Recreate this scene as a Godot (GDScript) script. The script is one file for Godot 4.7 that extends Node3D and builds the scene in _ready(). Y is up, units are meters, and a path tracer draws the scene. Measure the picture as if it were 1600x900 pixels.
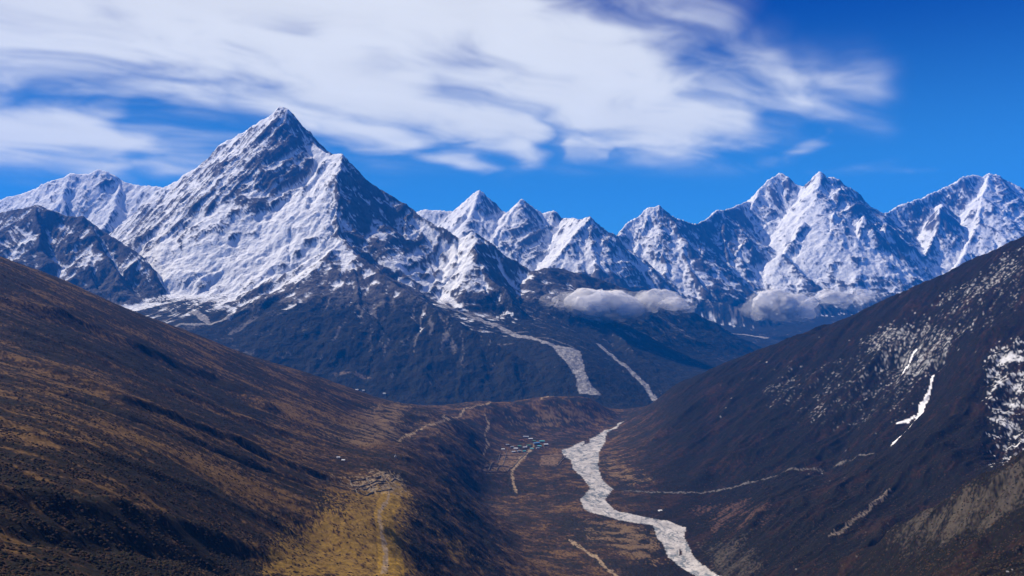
extends Node3D
# Mountain valley under snow peaks, looking down a gravel river to a village.
# Metres; y = 0 is the height of the camera.

const FOCAL := 1350.0      # focal length of the photograph in its pixels
const MIDX := 800.0
const HORIZON := 460.0

# ---------------------------------------------------------------- noise
var nz_a := FastNoiseLite.new()
var nz_r := FastNoiseLite.new()
var nz_w := FastNoiseLite.new()
var nz_f := FastNoiseLite.new()
var nz_1 := FastNoiseLite.new()
var nz_c := FastNoiseLite.new()

func noise_setup() -> void:
	nz_a.seed = 11; nz_a.noise_type = FastNoiseLite.TYPE_SIMPLEX_SMOOTH; nz_a.frequency = 1.0
	nz_a.fractal_type = FastNoiseLite.FRACTAL_FBM; nz_a.fractal_octaves = 4
	nz_r.seed = 23; nz_r.noise_type = FastNoiseLite.TYPE_SIMPLEX_SMOOTH; nz_r.frequency = 1.0
	nz_r.fractal_type = FastNoiseLite.FRACTAL_RIDGED; nz_r.fractal_octaves = 5; nz_r.fractal_gain = 0.55
	nz_w.seed = 37; nz_w.noise_type = FastNoiseLite.TYPE_SIMPLEX_SMOOTH; nz_w.frequency = 1.0
	nz_w.fractal_type = FastNoiseLite.FRACTAL_FBM; nz_w.fractal_octaves = 3
	nz_f.seed = 41; nz_f.noise_type = FastNoiseLite.TYPE_SIMPLEX; nz_f.frequency = 1.0
	nz_f.fractal_type = FastNoiseLite.FRACTAL_FBM; nz_f.fractal_octaves = 3; nz_f.fractal_gain = 0.65
	nz_1.seed = 59; nz_1.noise_type = FastNoiseLite.TYPE_SIMPLEX; nz_1.frequency = 1.0
	nz_1.fractal_type = FastNoiseLite.FRACTAL_NONE
	nz_c.seed = 71; nz_c.noise_type = FastNoiseLite.TYPE_SIMPLEX_SMOOTH; nz_c.frequency = 1.0
	nz_c.fractal_type = FastNoiseLite.FRACTAL_FBM; nz_c.fractal_octaves = 6; nz_c.fractal_gain = 0.52

func sm(a: float, b: float, x: float) -> float:
	var t := clampf((x - a) / (b - a), 0.0, 1.0)
	return t * t * (3.0 - 2.0 * t)

# a photo direction at forward distance d, as a point
func pt(px: float, py: float, d: float) -> Vector3:
	return Vector3((px - MIDX) / FOCAL * d, (HORIZON - py) / FOCAL * d, -d)

# ---------------------------------------------------------------- smooth base of the land
# survey points: pixel x, pixel y, forward distance
var survey := [
	# left hill: crest
	[-180, 330, 2500], [0, 402, 2600], [100, 440, 2700], [200, 485, 2800], [300, 522, 2900], [400, 562, 3000], [500, 592, 3100], [560, 613, 3200], [620, 631, 3300],
	# behind that crest
	[-200, 440, 3800], [0, 475, 3800], [150, 520, 3900], [300, 560, 4100], [450, 605, 4300], [600, 640, 4500],
	# left hill: flank towards the camera
	[0, 500, 1750], [0, 600, 1100], [0, 700, 690], [0, 800, 480], [0, 900, 360], [-180, 450, 1700], [-180, 650, 700], [-180, 860, 330],
	[200, 560, 1900], [200, 640, 1250], [200, 720, 860], [200, 800, 640], [200, 900, 480],
	[400, 610, 2300], [400, 650, 1900], [400, 710, 1420], [400, 800, 980], [400, 900, 735],
	[300, 600, 2000], [300, 850, 700],
	[500, 630, 2500], [500, 680, 2000], [500, 750, 1480], [500, 850, 1010],
	# terrace and its edge
	[560, 650, 2700], [560, 700, 2020], [570, 760, 1500], [560, 900, 865], [610, 900, 905], [605, 820, 1160], [605, 750, 1560], [628, 700, 2050], [640, 660, 2720], [655, 634, 3250],
	# slope below the terrace, to the valley floor
	[680, 900, 1150], [700, 770, 1850], [740, 700, 2780], [700, 830, 1450], [760, 880, 1480], [690, 690, 2560], [720, 660, 3150],
	# valley floor and river
	[850, 895, 1640], [800, 850, 1850], [760, 775, 2420], [760, 722, 2980], [790, 712, 3060], [830, 693, 3380], [880, 680, 3620],
	[1095, 890, 1720], [1055, 830, 2018], [1000, 805, 2183], [925, 775, 2421], [945, 740, 2763], [915, 700, 3307], [940, 675, 3800], [970, 656, 4230], [850, 740, 2700], [860, 800, 2200], [960, 860, 1850],
	# moraine ridge beyond the village
	[690, 648, 3450], [720, 640, 3650], [760, 629, 3800], [850, 621, 4050], [920, 617, 4250], [985, 634, 4350],
	[780, 680, 3480], [850, 665, 3800], [920, 655, 4000],
	[760, 655, 4500], [900, 650, 4800], [1000, 650, 4800],
	# right hill: foot, crest, flank
	[950, 692, 3480], [990, 752, 2600], [1100, 766, 2412], [1200, 757, 2270],
	[960, 653, 4180], [1050, 606, 4000], [1150, 562, 3800], [1250, 527, 3600], [1350, 487, 3400], [1450, 445, 3200], [1550, 397, 3000], [1600, 375, 2900], [1760, 300, 2700],
	[1150, 620, 4700], [1350, 570, 4500], [1600, 500, 4200], [1800, 430, 3900],
	[1050, 690, 3000], [1100, 650, 3150], [1200, 640, 2900], [1200, 590, 3250], [1300, 620, 2700], [1300, 560, 3050], [1300, 690, 2380], [1450, 620, 2300], [1450, 540, 2620], [1400, 690, 2080], [1600, 500, 2320], [1600, 620, 1950], [1780, 500, 2000], [1780, 660, 1450],
	# fan and the lower right spur
	[1300, 742, 2080], [1400, 755, 1800], [1200, 800, 1900], [1300, 850, 1520], [1150, 850, 1780], [1220, 890, 1500], [1500, 792, 1500], [1600, 735, 1400], [1450, 830, 1430],
	[1600, 752, 1010], [1500, 812, 1090], [1400, 862, 1230], [1310, 898, 1330], [1600, 900, 690], [1500, 900, 830], [1400, 900, 1060], [1780, 800, 900], [1780, 980, 520], [1780, 1050, 260],
	# nearest ground, out of the frame
	[800, 960, 700], [800, 1060, 330], [400, 980, 300], [1200, 990, 600], [1300, 1010, 300], [-180, 980, 150], [800, 1200, 90], [300, 1100, 90], [1400, 1100, 90],
	# main valley beyond and the far floors
	[500, 628, 5000], [650, 634, 5050], [800, 634, 5050], [930, 625, 5000], [1040, 634, 5150], [1150, 600, 5400], [1400, 580, 5600], [1800, 560, 5600],
	[-200, 500, 5200], [50, 520, 5200], [200, 545, 5200], [320, 560, 5300], [420, 590, 5250],
	[-200, 470, 6400], [100, 470, 6600], [230, 480, 6500], [300, 510, 5900], [400, 545, 5700], [530, 590, 5350], [470, 520, 6000],
	[330, 452, 7000], [240, 445, 7100], [420, 450, 6900],
	[690, 478, 6500], [760, 507, 6200], [840, 536, 5800], [880, 560, 5500], [920, 605, 5150],
	[950, 545, 6200], [1000, 590, 5600], [1000, 520, 7000], [1100, 570, 6600], [1180, 560, 7400], [1300, 550, 7400], [1700, 540, 7400],
	[1060, 530, 7200], [760, 480, 9300], [900, 480, 9600], [1100, 515, 9600], [1190, 525, 9400], [1280, 505, 10500], [1400, 500, 10500], [1600, 500, 10500], [1800, 500, 10500],
	[1000, 485, 10800], [300, 420, 10800], [0, 420, 10600], [-200, 420, 10600], [650, 430, 10800], [560, 440, 9500],
	[-200, 420, 14500], [400, 420, 14500], [800, 430, 15500], [1200, 430, 16500], [1800, 420, 16500], [-200, 430, 19000], [1800, 430, 19000], [800, 430, 19000]]

var rb_u := PackedFloat32Array()
var rb_v := PackedFloat32Array()
var rb_w := PackedFloat32Array()
const BU := 121
const BV := 181
const U0 := -0.84
const U1 := 0.84
const LD0 := 3.9      # ln of the nearest distance
const LD1 := 9.85
const SV := 0.55      # weight of ln(distance) against the sideways ratio
var base_rows := []
var base_img: Image
var base_w := 0
var base_h := 0
var base_data := PackedFloat32Array()

func tps(r2: float) -> float:
	return 0.0 if r2 < 1e-9 else r2 * log(r2)

func solve_base() -> void:
	var n := survey.size()
	var val := PackedFloat64Array()
	for s in survey:
		var d: float = s[2]
		rb_u.append((s[0] - MIDX) / FOCAL)
		rb_v.append(log(d) * SV)
		val.append((HORIZON - s[1]) / FOCAL * d)
	var m := n + 3
	var rows := []
	for i in m:
		var r := PackedFloat64Array()
		r.resize(m + 1)
		if i < n:
			for j in n:
				var du := rb_u[i] - rb_u[j]
				var dv := rb_v[i] - rb_v[j]
				r[j] = tps(du * du + dv * dv)
			r[i] += 0.0006
			r[n] = 1.0; r[n + 1] = rb_u[i]; r[n + 2] = rb_v[i]
			r[m] = val[i]
		else:
			for j in n:
				r[j] = 1.0 if i == n else (rb_u[j] if i == n + 1 else rb_v[j])
		rows.append(r)
	for c in m:
		var best := c
		for i in range(c + 1, m):
			if absf(rows[i][c]) > absf(rows[best][c]):
				best = i
		var tmp = rows[c]; rows[c] = rows[best]; rows[best] = tmp
		var pr: PackedFloat64Array = rows[c]
		var inv := 1.0 / pr[c]
		for i in range(c + 1, m):
			var ri: PackedFloat64Array = rows[i]
			var f := ri[c] * inv
			if f != 0.0:
				for k in range(c, m + 1):
					ri[k] -= f * pr[k]
				rows[i] = ri
	var w := PackedFloat64Array()
	w.resize(m)
	for c in range(m - 1, -1, -1):
		var pr: PackedFloat64Array = rows[c]
		var acc := pr[m]
		for k in range(c + 1, m):
			acc -= pr[k] * w[k]
		w[c] = acc / pr[c]
	for c in m:
		rb_w.append(w[c])

func base_row(iv: int) -> void:
	var out := PackedFloat32Array()
	out.resize(BU)
	var v := (LD0 + (LD1 - LD0) * iv / (BV - 1.0)) * SV
	var n := survey.size()
	for iu in BU:
		var u := U0 + (U1 - U0) * iu / (BU - 1.0)
		var acc := rb_w[n] + rb_w[n + 1] * u + rb_w[n + 2] * v
		for j in n:
			var du := u - rb_u[j]
			var dv := v - rb_v[j]
			var r2 := du * du + dv * dv
			if r2 > 1e-9:
				acc += rb_w[j] * r2 * log(r2)
		out[iu] = acc
	base_rows[iv] = out

func make_base() -> void:
	solve_base()
	base_rows.resize(BV)
	var t := WorkerThreadPool.add_group_task(base_row, BV, -1, true)
	WorkerThreadPool.wait_for_group_task_completion(t)
	var all := PackedFloat32Array()
	for r in base_rows:
		all.append_array(r)
	var im := Image.create_from_data(BU, BV, false, Image.FORMAT_RF, all.to_byte_array())
	base_w = BU * 5
	base_h = BV * 5
	im.resize(base_w, base_h, Image.INTERPOLATE_CUBIC)
	base_data = im.get_data().to_float32_array()

func base_at(u: float, d: float) -> float:
	# pixel centres: coarse sample i sits at (i + 0.5) * 5 of the finer grid
	var fx := ((u - U0) / (U1 - U0) * (BU - 1.0) + 0.5) * 5.0 - 0.5
	var fy := ((log(d) - LD0) / (LD1 - LD0) * (BV - 1.0) + 0.5) * 5.0 - 0.5
	fx = clampf(fx, 0.0, base_w - 1.001)
	fy = clampf(fy, 0.0, base_h - 1.001)
	var ix := int(fx)
	var iy := int(fy)
	fx -= ix
	fy -= iy
	var k := iy * base_w + ix
	var a := base_data[k] + (base_data[k + 1] - base_data[k]) * fx
	var b := base_data[k + base_w] + (base_data[k + base_w + 1] - base_data[k + base_w]) * fx
	return a + (b - a) * fy

# where a photo direction meets the smooth land
func ground(px: float, py: float, from := 150.0) -> Vector3:
	var u := (px - MIDX) / FOCAL
	var s := (HORIZON - py) / FOCAL
	var d := from
	while d < 16000.0:
		var step := d * 0.01
		if base_at(u, d + step) > s * (d + step):
			var lo := d
			var hi := d + step
			for i in 12:
				var mid := (lo + hi) * 0.5
				if base_at(u, mid) > s * mid:
					hi = mid
				else:
					lo = mid
			return Vector3(u * hi, base_at(u, hi), -hi)
		d += step
	return Vector3(u * d, s * d, -d)

# ---------------------------------------------------------------- mountain ridges
# a ridge: group, steepness at the crest, steepness lower down, spurs each side every ... metres, points
var ridges := [
	# main peak: left arm, summit, shoulder
	["main_peak", 1.7, 0.98, 420, [[178, 392, 9500], [205, 360, 9500], [240, 300, 9500], [262, 290, 9400], [300, 265, 9250], [325, 246, 9150], [345, 226, 9050], [372, 211, 8950], [388, 202, 8900], [410, 186, 8800], [425, 178, 8750], [440, 166, 8700], [452, 172, 8650], [462, 182, 8600], [480, 206, 8500], [500, 233, 8350], [516, 243, 8150], [535, 241, 7950]]],
	["main_peak", 1.6, 0.95, 380, [[535, 241, 7950], [545, 250, 7950], [560, 274, 7900], [600, 298, 7850], [640, 326, 7750], [672, 345, 7650], [692, 358, 7550], [718, 374, 7450], [742, 362, 7380], [768, 382, 7320], [790, 400, 7270], [832, 424, 7200]]],
	["main_peak", 1.6, 0.95, 420, [[535, 241, 7950], [530, 268, 7700], [527, 300, 7480], [525, 335, 7280], [527, 360, 7120], [536, 376, 6980]]],
	["main_peak", 1.2, 0.8, 420, [[512, 246, 8050], [478, 290, 7800], [450, 330, 7550], [410, 375, 7300], [360, 412, 7080], [300, 440, 6900]]],
	["main_peak", 1.2, 0.9, 420, [[440, 170, 8680], [430, 215, 8450], [415, 260, 8230], [385, 310, 8000], [350, 355, 7800], [300, 392, 7600]]],
	["main_peak", 1.2, 0.9, 420, [[345, 228, 9050], [330, 270, 8750], [300, 320, 8450], [265, 350, 8200], [225, 372, 8000], [195, 392, 7850]]],
	["main_peak", 1.2, 0.75, 260, [[640, 328, 7740], [632, 365, 7450], [625, 400, 7200], [650, 440, 6950], [680, 465, 6750]]],
	["main_peak", 1.2, 0.75, 260, [[705, 372, 7500], [715, 410, 7150], [730, 445, 6900]]],
	["main_peak", 1.2, 0.75, 260, [[742, 364, 7380], [745, 400, 7050], [770, 440, 6800], [800, 470, 6600]]],
	["main_peak", 1.1, 0.7, 260, [[570, 285, 7880], [585, 330, 7550], [590, 380, 7250], [600, 410, 7050]]],
	# dark spur that falls towards the valley
	["dark_spur", 0.9, 0.52, 420, [[536, 374, 6980], [556, 398, 6780], [600, 430, 6500], [640, 456, 6250], [690, 488, 5950], [745, 522, 5700], [800, 553, 5500], [850, 583, 5320], [900, 620, 5100]]],
	["dark_spur", 0.9, 0.52, 420, [[536, 374, 6980], [515, 400, 6750], [490, 425, 6550], [455, 452, 6350], [410, 470, 6200], [360, 492, 6050]]],
	["dark_spur", 0.9, 0.5, 420, [[545, 388, 6900], [555, 430, 6500], [560, 470, 6150], [590, 510, 5850], [640, 560, 5500], [690, 605, 5200]]],
	# ridge on from the main peak to the right, behind the low cloud
	["dark_ridge", 0.9, 0.55, 420, [[832, 424, 7200], [852, 419, 7300], [880, 420, 7450], [920, 432, 7600], [960, 445, 7700], [1040, 472, 7850], [1100, 497, 7950], [1150, 522, 8000], [1198, 548, 8000]]],
	["dark_ridge", 0.9, 0.5, 420, [[870, 422, 7400], [880, 455, 7100], [910, 485, 6850], [960, 520, 6500], [1010, 565, 6000]]],
	["dark_ridge", 0.9, 0.5, 420, [[980, 452, 7750], [1010, 490, 7450], [1060, 530, 7000]]],
	# rock ridge on the left
	["rock_ridge", 1.4, 0.9, 260, [[-260, 350, 7700], [-120, 345, 7600], [-40, 342, 7550], [20, 328, 7500], [57, 319, 7450], [80, 328, 7420], [105, 338, 7380], [130, 338, 7350], [150, 355, 7280], [182, 374, 7180], [215, 398, 7050], [240, 425, 6900]]],
	["rock_ridge", 1.2, 0.7, 260, [[57, 319, 7450], [60, 360, 7150], [70, 400, 6900]]],
	["rock_ridge", 1.2, 0.7, 260, [[140, 348, 7300], [150, 385, 7050], [185, 430, 6750]]],
	# snow wall behind on the left
	["back_peak", 1.5, 1.0, 300, [[-300, 345, 12600], [-120, 335, 12400], [0, 312, 12200], [40, 300, 12100], [75, 285, 12000], [110, 271, 12000], [130, 272, 12000], [152, 264, 12000], [168, 268, 11950], [188, 281, 11900], [205, 288, 11850], [232, 290, 11700], [262, 294, 11500], [330, 320, 11300]]],
	["back_peak", 1.2, 0.75, 300, [[110, 273, 12000], [95, 310, 11500], [70, 345, 11000]]],
	["back_peak", 1.2, 0.75, 300, [[188, 283, 11900], [180, 320, 11400], [165, 355, 10900]]],
	["back_peak", 1.2, 0.75, 300, [[250, 294, 11600], [225, 330, 11200], [195, 365, 10800]]],
	# two white pyramids in the gap
	["white_pyramid", 1.6, 1.05, 280, [[600, 345, 13200], [665, 327, 13000], [690, 328, 12900], [706, 331, 12850], [722, 316, 12700], [738, 303, 12600], [748, 297, 12550], [757, 302, 12550], [770, 318, 12500], [787, 338, 12450], [798, 325, 12400], [815, 310, 12350], [824, 320, 12350], [832, 322, 12350], [848, 333, 12350], [864, 328, 12300], [880, 341, 12300]]],
	["white_pyramid", 1.2, 0.8, 260, [[748, 297, 12550], [738, 335, 12100], [745, 375, 11700]]],
	["white_pyramid", 1.2, 0.8, 260, [[815, 310, 12350], [790, 345, 12000], [772, 372, 11700], [790, 410, 11300]]],
	["white_pyramid", 1.2, 0.8, 260, [[832, 322, 12350], [850, 370, 11850], [860, 415, 11400]]],
	# nearer blue crag
	["blue_crag", 1.5, 1.05, 260, [[880, 341, 12300], [895, 341, 11800], [905, 343, 11600], [920, 338, 11500], [935, 350, 11500], [948, 362, 11550], [966, 368, 11900]]],
	["blue_crag", 1.2, 0.8, 240, [[920, 338, 11500], [893, 375, 11100], [868, 405, 10800], [850, 425, 10600]]],
	["blue_crag", 1.2, 0.8, 240, [[925, 342, 11480], [925, 385, 11000], [935, 420, 10600], [950, 440, 10400]]],
	# rounded rock summit
	["rock_summit", 1.5, 1.0, 260, [[966, 368, 11900], [984, 346, 12200], [1000, 336, 12300], [1014, 325, 12400], [1030, 321, 12400], [1040, 328, 12400], [1050, 337, 12500], [1072, 347, 12600], [1090, 350, 12700]]],
	["rock_summit", 1.2, 0.75, 260, [[1014, 325, 12400], [1000, 375, 11900], [985, 415, 11400], [975, 440, 11000]]],
	["rock_summit", 1.2, 0.75, 260, [[1040, 328, 12400], [1065, 370, 11900], [1075, 415, 11350], [1100, 450, 10900]]],
	["rock_summit", 1.2, 0.75, 260, [[1022, 323, 12400], [1035, 385, 11700], [1040, 430, 11150]]],
	# double white summit
	["double_peak", 1.7, 1.08, 300, [[1090, 350, 12700], [1105, 340, 13000], [1120, 328, 13200], [1140, 326, 13400], [1160, 316, 13800], [1175, 314, 14000], [1188, 294, 14200], [1203, 279, 14300], [1218, 269, 14400], [1232, 276, 14300], [1247, 289, 14200], [1262, 291, 14100], [1272, 281, 14000], [1282, 268, 13950], [1290, 277, 13900], [1302, 276, 13900], [1312, 280, 13900], [1322, 290, 13900], [1345, 304, 13800], [1362, 322, 13700], [1380, 333, 13700]]],
	["double_peak", 1.2, 0.78, 280, [[1282, 268, 13950], [1276, 300, 13600], [1266, 335, 13250], [1235, 380, 12800], [1215, 420, 12350], [1200, 460, 11900]]],
	["double_peak", 1.2, 0.78, 280, [[1300, 278, 13900], [1302, 330, 13300], [1298, 380, 12800], [1290, 430, 12200]]],
	["double_peak", 1.2, 0.78, 280, [[1322, 292, 13880], [1350, 345, 13250], [1365, 390, 12750], [1400, 430, 12250], [1420, 455, 11900]]],
	["double_peak", 1.2, 0.75, 280, [[1130, 328, 13300], [1130, 370, 12700], [1140, 410, 12150], [1145, 450, 11600]]],
	["double_peak", 1.2, 0.75, 280, [[1188, 296, 14180], [1165, 345, 13500], [1178, 390, 12850], [1170, 440, 12100]]],
	["double_peak", 1.1, 0.7, 280, [[1235, 400, 12600], [1220, 395, 12400], [1255, 430, 11900], [1262, 460, 11600]]],
	# broad wall on the right
	["right_wall", 1.7, 1.1, 300, [[1380, 333, 13700], [1390, 329, 13800], [1412, 318, 13900], [1440, 309, 14000], [1462, 299, 14100], [1485, 289, 14200], [1505, 276, 14250], [1520, 273, 14300], [1535, 275, 14300], [1548, 270, 14300], [1562, 275, 14300], [1580, 284, 14250], [1605, 297, 14200], [1660, 320, 14200], [1740, 318, 14300], [1900, 330, 14400]]],
	["right_wall", 1.2, 0.78, 260, [[1470, 318, 13850], [1468, 345, 13450], [1462, 385, 12950], [1450, 425, 12450]]],
	["right_wall", 1.2, 0.78, 260, [[1548, 270, 14300], [1536, 305, 13800], [1530, 345, 13300], [1510, 390, 12800], [1490, 425, 12300]]],
	["right_wall", 1.2, 0.78, 260, [[1590, 288, 14230], [1585, 340, 13500], [1590, 390, 12900], [1570, 420, 12500]]],
	["right_wall", 1.2, 0.75, 260, [[1384, 335, 13650], [1395, 380, 13000], [1420, 420, 12450], [1440, 450, 12100]]],
	["right_wall", 1.2, 0.75, 260, [[1680, 330, 14000], [1680, 400, 12900], [1660, 430, 12300]]],
	# pinnacles standing before the far faces
	["double_peak", 1.5, 1.0, 260, [[1352, 336, 12950], [1345, 365, 12700], [1322, 402, 12400], [1310, 440, 12000]]],
	["double_peak", 1.5, 1.0, 260, [[1386, 348, 12900], [1382, 380, 12650], [1400, 422, 12250]]],
	["double_peak", 1.5, 1.0, 260, [[1303, 330, 13100], [1300, 352, 12880], [1288, 400, 12450]]],
	["double_peak", 1.5, 1.0, 260, [[1255, 345, 13000], [1240, 375, 12700], [1215, 412, 12350]]],
	["double_peak", 1.5, 1.0, 260, [[1165, 372, 12600], [1150, 400, 12350], [1120, 438, 11800]]],
	["right_wall", 1.5, 1.0, 260, [[1470, 322, 13500], [1466, 358, 13150], [1440, 410, 12600]]],
	["right_wall", 1.5, 1.0, 260, [[1570, 326, 13500], [1560, 368, 13050], [1540, 410, 12550]]],
	["right_wall", 1.5, 1.0, 260, [[1425, 382, 12850], [1432, 416, 12450]]],
	["rock_summit", 1.5, 1.0, 260, [[1085, 372, 12000], [1095, 400, 11700], [1110, 440, 11200]]],
	["rock_summit", 1.5, 1.0, 260, [[962, 392, 11200], [985, 428, 10850]]],
	# lower walls under the far peaks, behind the clouds
	["far_wall", 1.0, 0.7, 300, [[1000, 448, 10900], [1060, 462, 10800], [1110, 470, 10700], [1160, 480, 10500], [1200, 490, 10400]]],
	["far_wall", 1.0, 0.7, 300, [[1180, 455, 11700], [1230, 462, 11300], [1290, 455, 11500], [1350, 462, 11500], [1420, 455, 11700], [1600, 440, 12000], [1800, 440, 12000]]],
]
var groups: Array[String] = []
var AX := PackedFloat32Array()
var AZ := PackedFloat32Array()
var AH := PackedFloat32Array()
var DX := PackedFloat32Array()
var DZ := PackedFloat32Array()
var DH := PackedFloat32Array()
var IL := PackedFloat32Array()
var K2 := PackedFloat32Array()
var KL := PackedFloat32Array()
var LL := PackedFloat32Array()
var S0 := PackedFloat32Array()
var SG := PackedInt32Array()
var SLEN := PackedFloat32Array()
var CS := PackedFloat32Array()      # fall line of the flank against the line of the ridge
var CD := PackedFloat32Array()
var AMP := PackedFloat32Array()

func add_seg(a: Vector3, b: Vector3, k1: float, k2: float, l: float, s0: float, g: int, m := 0.0) -> void:
	AX.append(a.x); AZ.append(a.z); AH.append(a.y)
	var dx := b.x - a.x
	var dz := b.z - a.z
	DX.append(dx); DZ.append(dz); DH.append(b.y - a.y)
	var len2 := maxf(dx * dx + dz * dz, 1.0)
	IL.append(1.0 / len2)
	SLEN.append(sqrt(len2))
	K2.append(k2); KL.append((k1 - k2) * l); LL.append(l)
	S0.append(s0); SG.append(g)
	var norm := sqrt(k2 * k2 + m * m)
	CS.append(k2 / norm); CD.append(m / norm)
	AMP.append(0.5 if groups[g].begins_with("dark") else 1.0)

func make_ridges() -> void:
	var rng := RandomNumberGenerator.new()
	rng.seed = 7
	for r in ridges:
		var gi := groups.find(r[0])
		if gi < 0:
			gi = groups.size()
			groups.append(r[0])
		var pts: Array[Vector3] = []
		for p in r[4]:
			pts.append(pt(p[0], p[1], p[2]))
		ridge_line(pts, r[1], r[2], gi, rng, float(r[3]) * 1.5, 0, groups[gi].begins_with("right") or groups[gi] == "rock_summit" or groups[gi] == "rock_ridge" or groups[gi] == "far_wall")

func ridge_line(pts: Array[Vector3], k1: float, k2: float, gi: int, rng: RandomNumberGenerator, gap: float, level: int, lone := false) -> void:
	var s := rng.randf() * 5000.0
	var since := rng.randf() * gap
	var side := 1.0
	var run_all := 1.0
	for i in pts.size() - 1:
		run_all += Vector2(pts[i + 1].x - pts[i].x, pts[i + 1].z - pts[i].z).length()
	var mean := (pts[pts.size() - 1].y - pts[0].y) / run_all
	for i in pts.size() - 1:
		var a := pts[i]
		var b := pts[i + 1]
		add_seg(a, b, k1, k2, 180.0 if level == 0 else 90.0, s, gi, mean)
		var dir := Vector3(b.x - a.x, 0, b.z - a.z)
		var length := dir.length()
		if length < 1.0:
			continue
		dir /= length
		s += length
		if level < 1 + int(lone):
			var at := gap - since
			while at < length:
				var p := a.lerp(b, at / length)
				for q in 2:
					side = -side
					var perp := Vector3(-dir.z, 0, dir.x) * side
					var turn := rng.randf_range(-0.2, 0.55) if b.y < a.y else rng.randf_range(-0.5, 0.25)
					var out := (perp + dir * turn).normalized()
					var run := gap * rng.randf_range(1.3, 3.2) if level == 0 else gap * rng.randf_range(1.0, 2.2)
					var fall: float = (k2 + 0.12) * rng.randf_range(0.82, 1.0)
					var sp: Array[Vector3] = []
					var cur := p - Vector3(0, 4.0 + 20.0 * rng.randf() * (1.0 if level == 0 else 0.5), 0)
					sp.append(cur)
					var parts := 3 if level == 0 else 2
					for k in parts:
						var w := (out + Vector3(-out.z, 0, out.x) * rng.randf_range(-0.35, 0.35)).normalized()
						var st := run / parts
						cur = cur + w * st - Vector3(0, st * fall * (1.15 - 0.15 * k), 0)
						sp.append(cur)
					ridge_line(sp, k1 * 1.0, k2 * 1.15, gi, rng, gap * 0.55, level + 1, lone)
				at += gap * rng.randf_range(0.75, 1.3)
			since = length - (at - gap)
			since = clampf(since, 0.0, gap * 0.9)

# ---------------------------------------------------------------- the land as a grid
const COLS := 1000
var rows_d := PackedFloat32Array()
var NR := 0
const BLK := 12
const TW := 25
var blocks := []
var gy := PackedFloat32Array()      # height
var gs := PackedFloat32Array()      # place along the nearest ridge
var gd := PackedFloat32Array()      # distance from it
var gm := PackedFloat32Array()      # how far the mountain stands above the base there
var gg := PackedInt32Array()        # group
var pass2 := []

func make_rows() -> void:
	var d := 62.0
	while d < 16600.0:
		rows_d.append(d)
		var f := 0.012
		if d > 250.0: f = 0.0048
		if d > 1200.0: f = 0.0029
		if d > 3600.0: f = 0.004
		if d > 4700.0: f = 0.0024
		if d > 5600.0: f = 0.0016
		if d > 9700.0: f = 0.006
		if d > 10500.0: f = 0.0017
		if d > 14800.0: f = 0.008
		d *= 1.0 + f
	NR = rows_d.size()

func col_u(c: float) -> float:
	return -0.76 + 1.52 * c / (COLS - 1.0)

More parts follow.
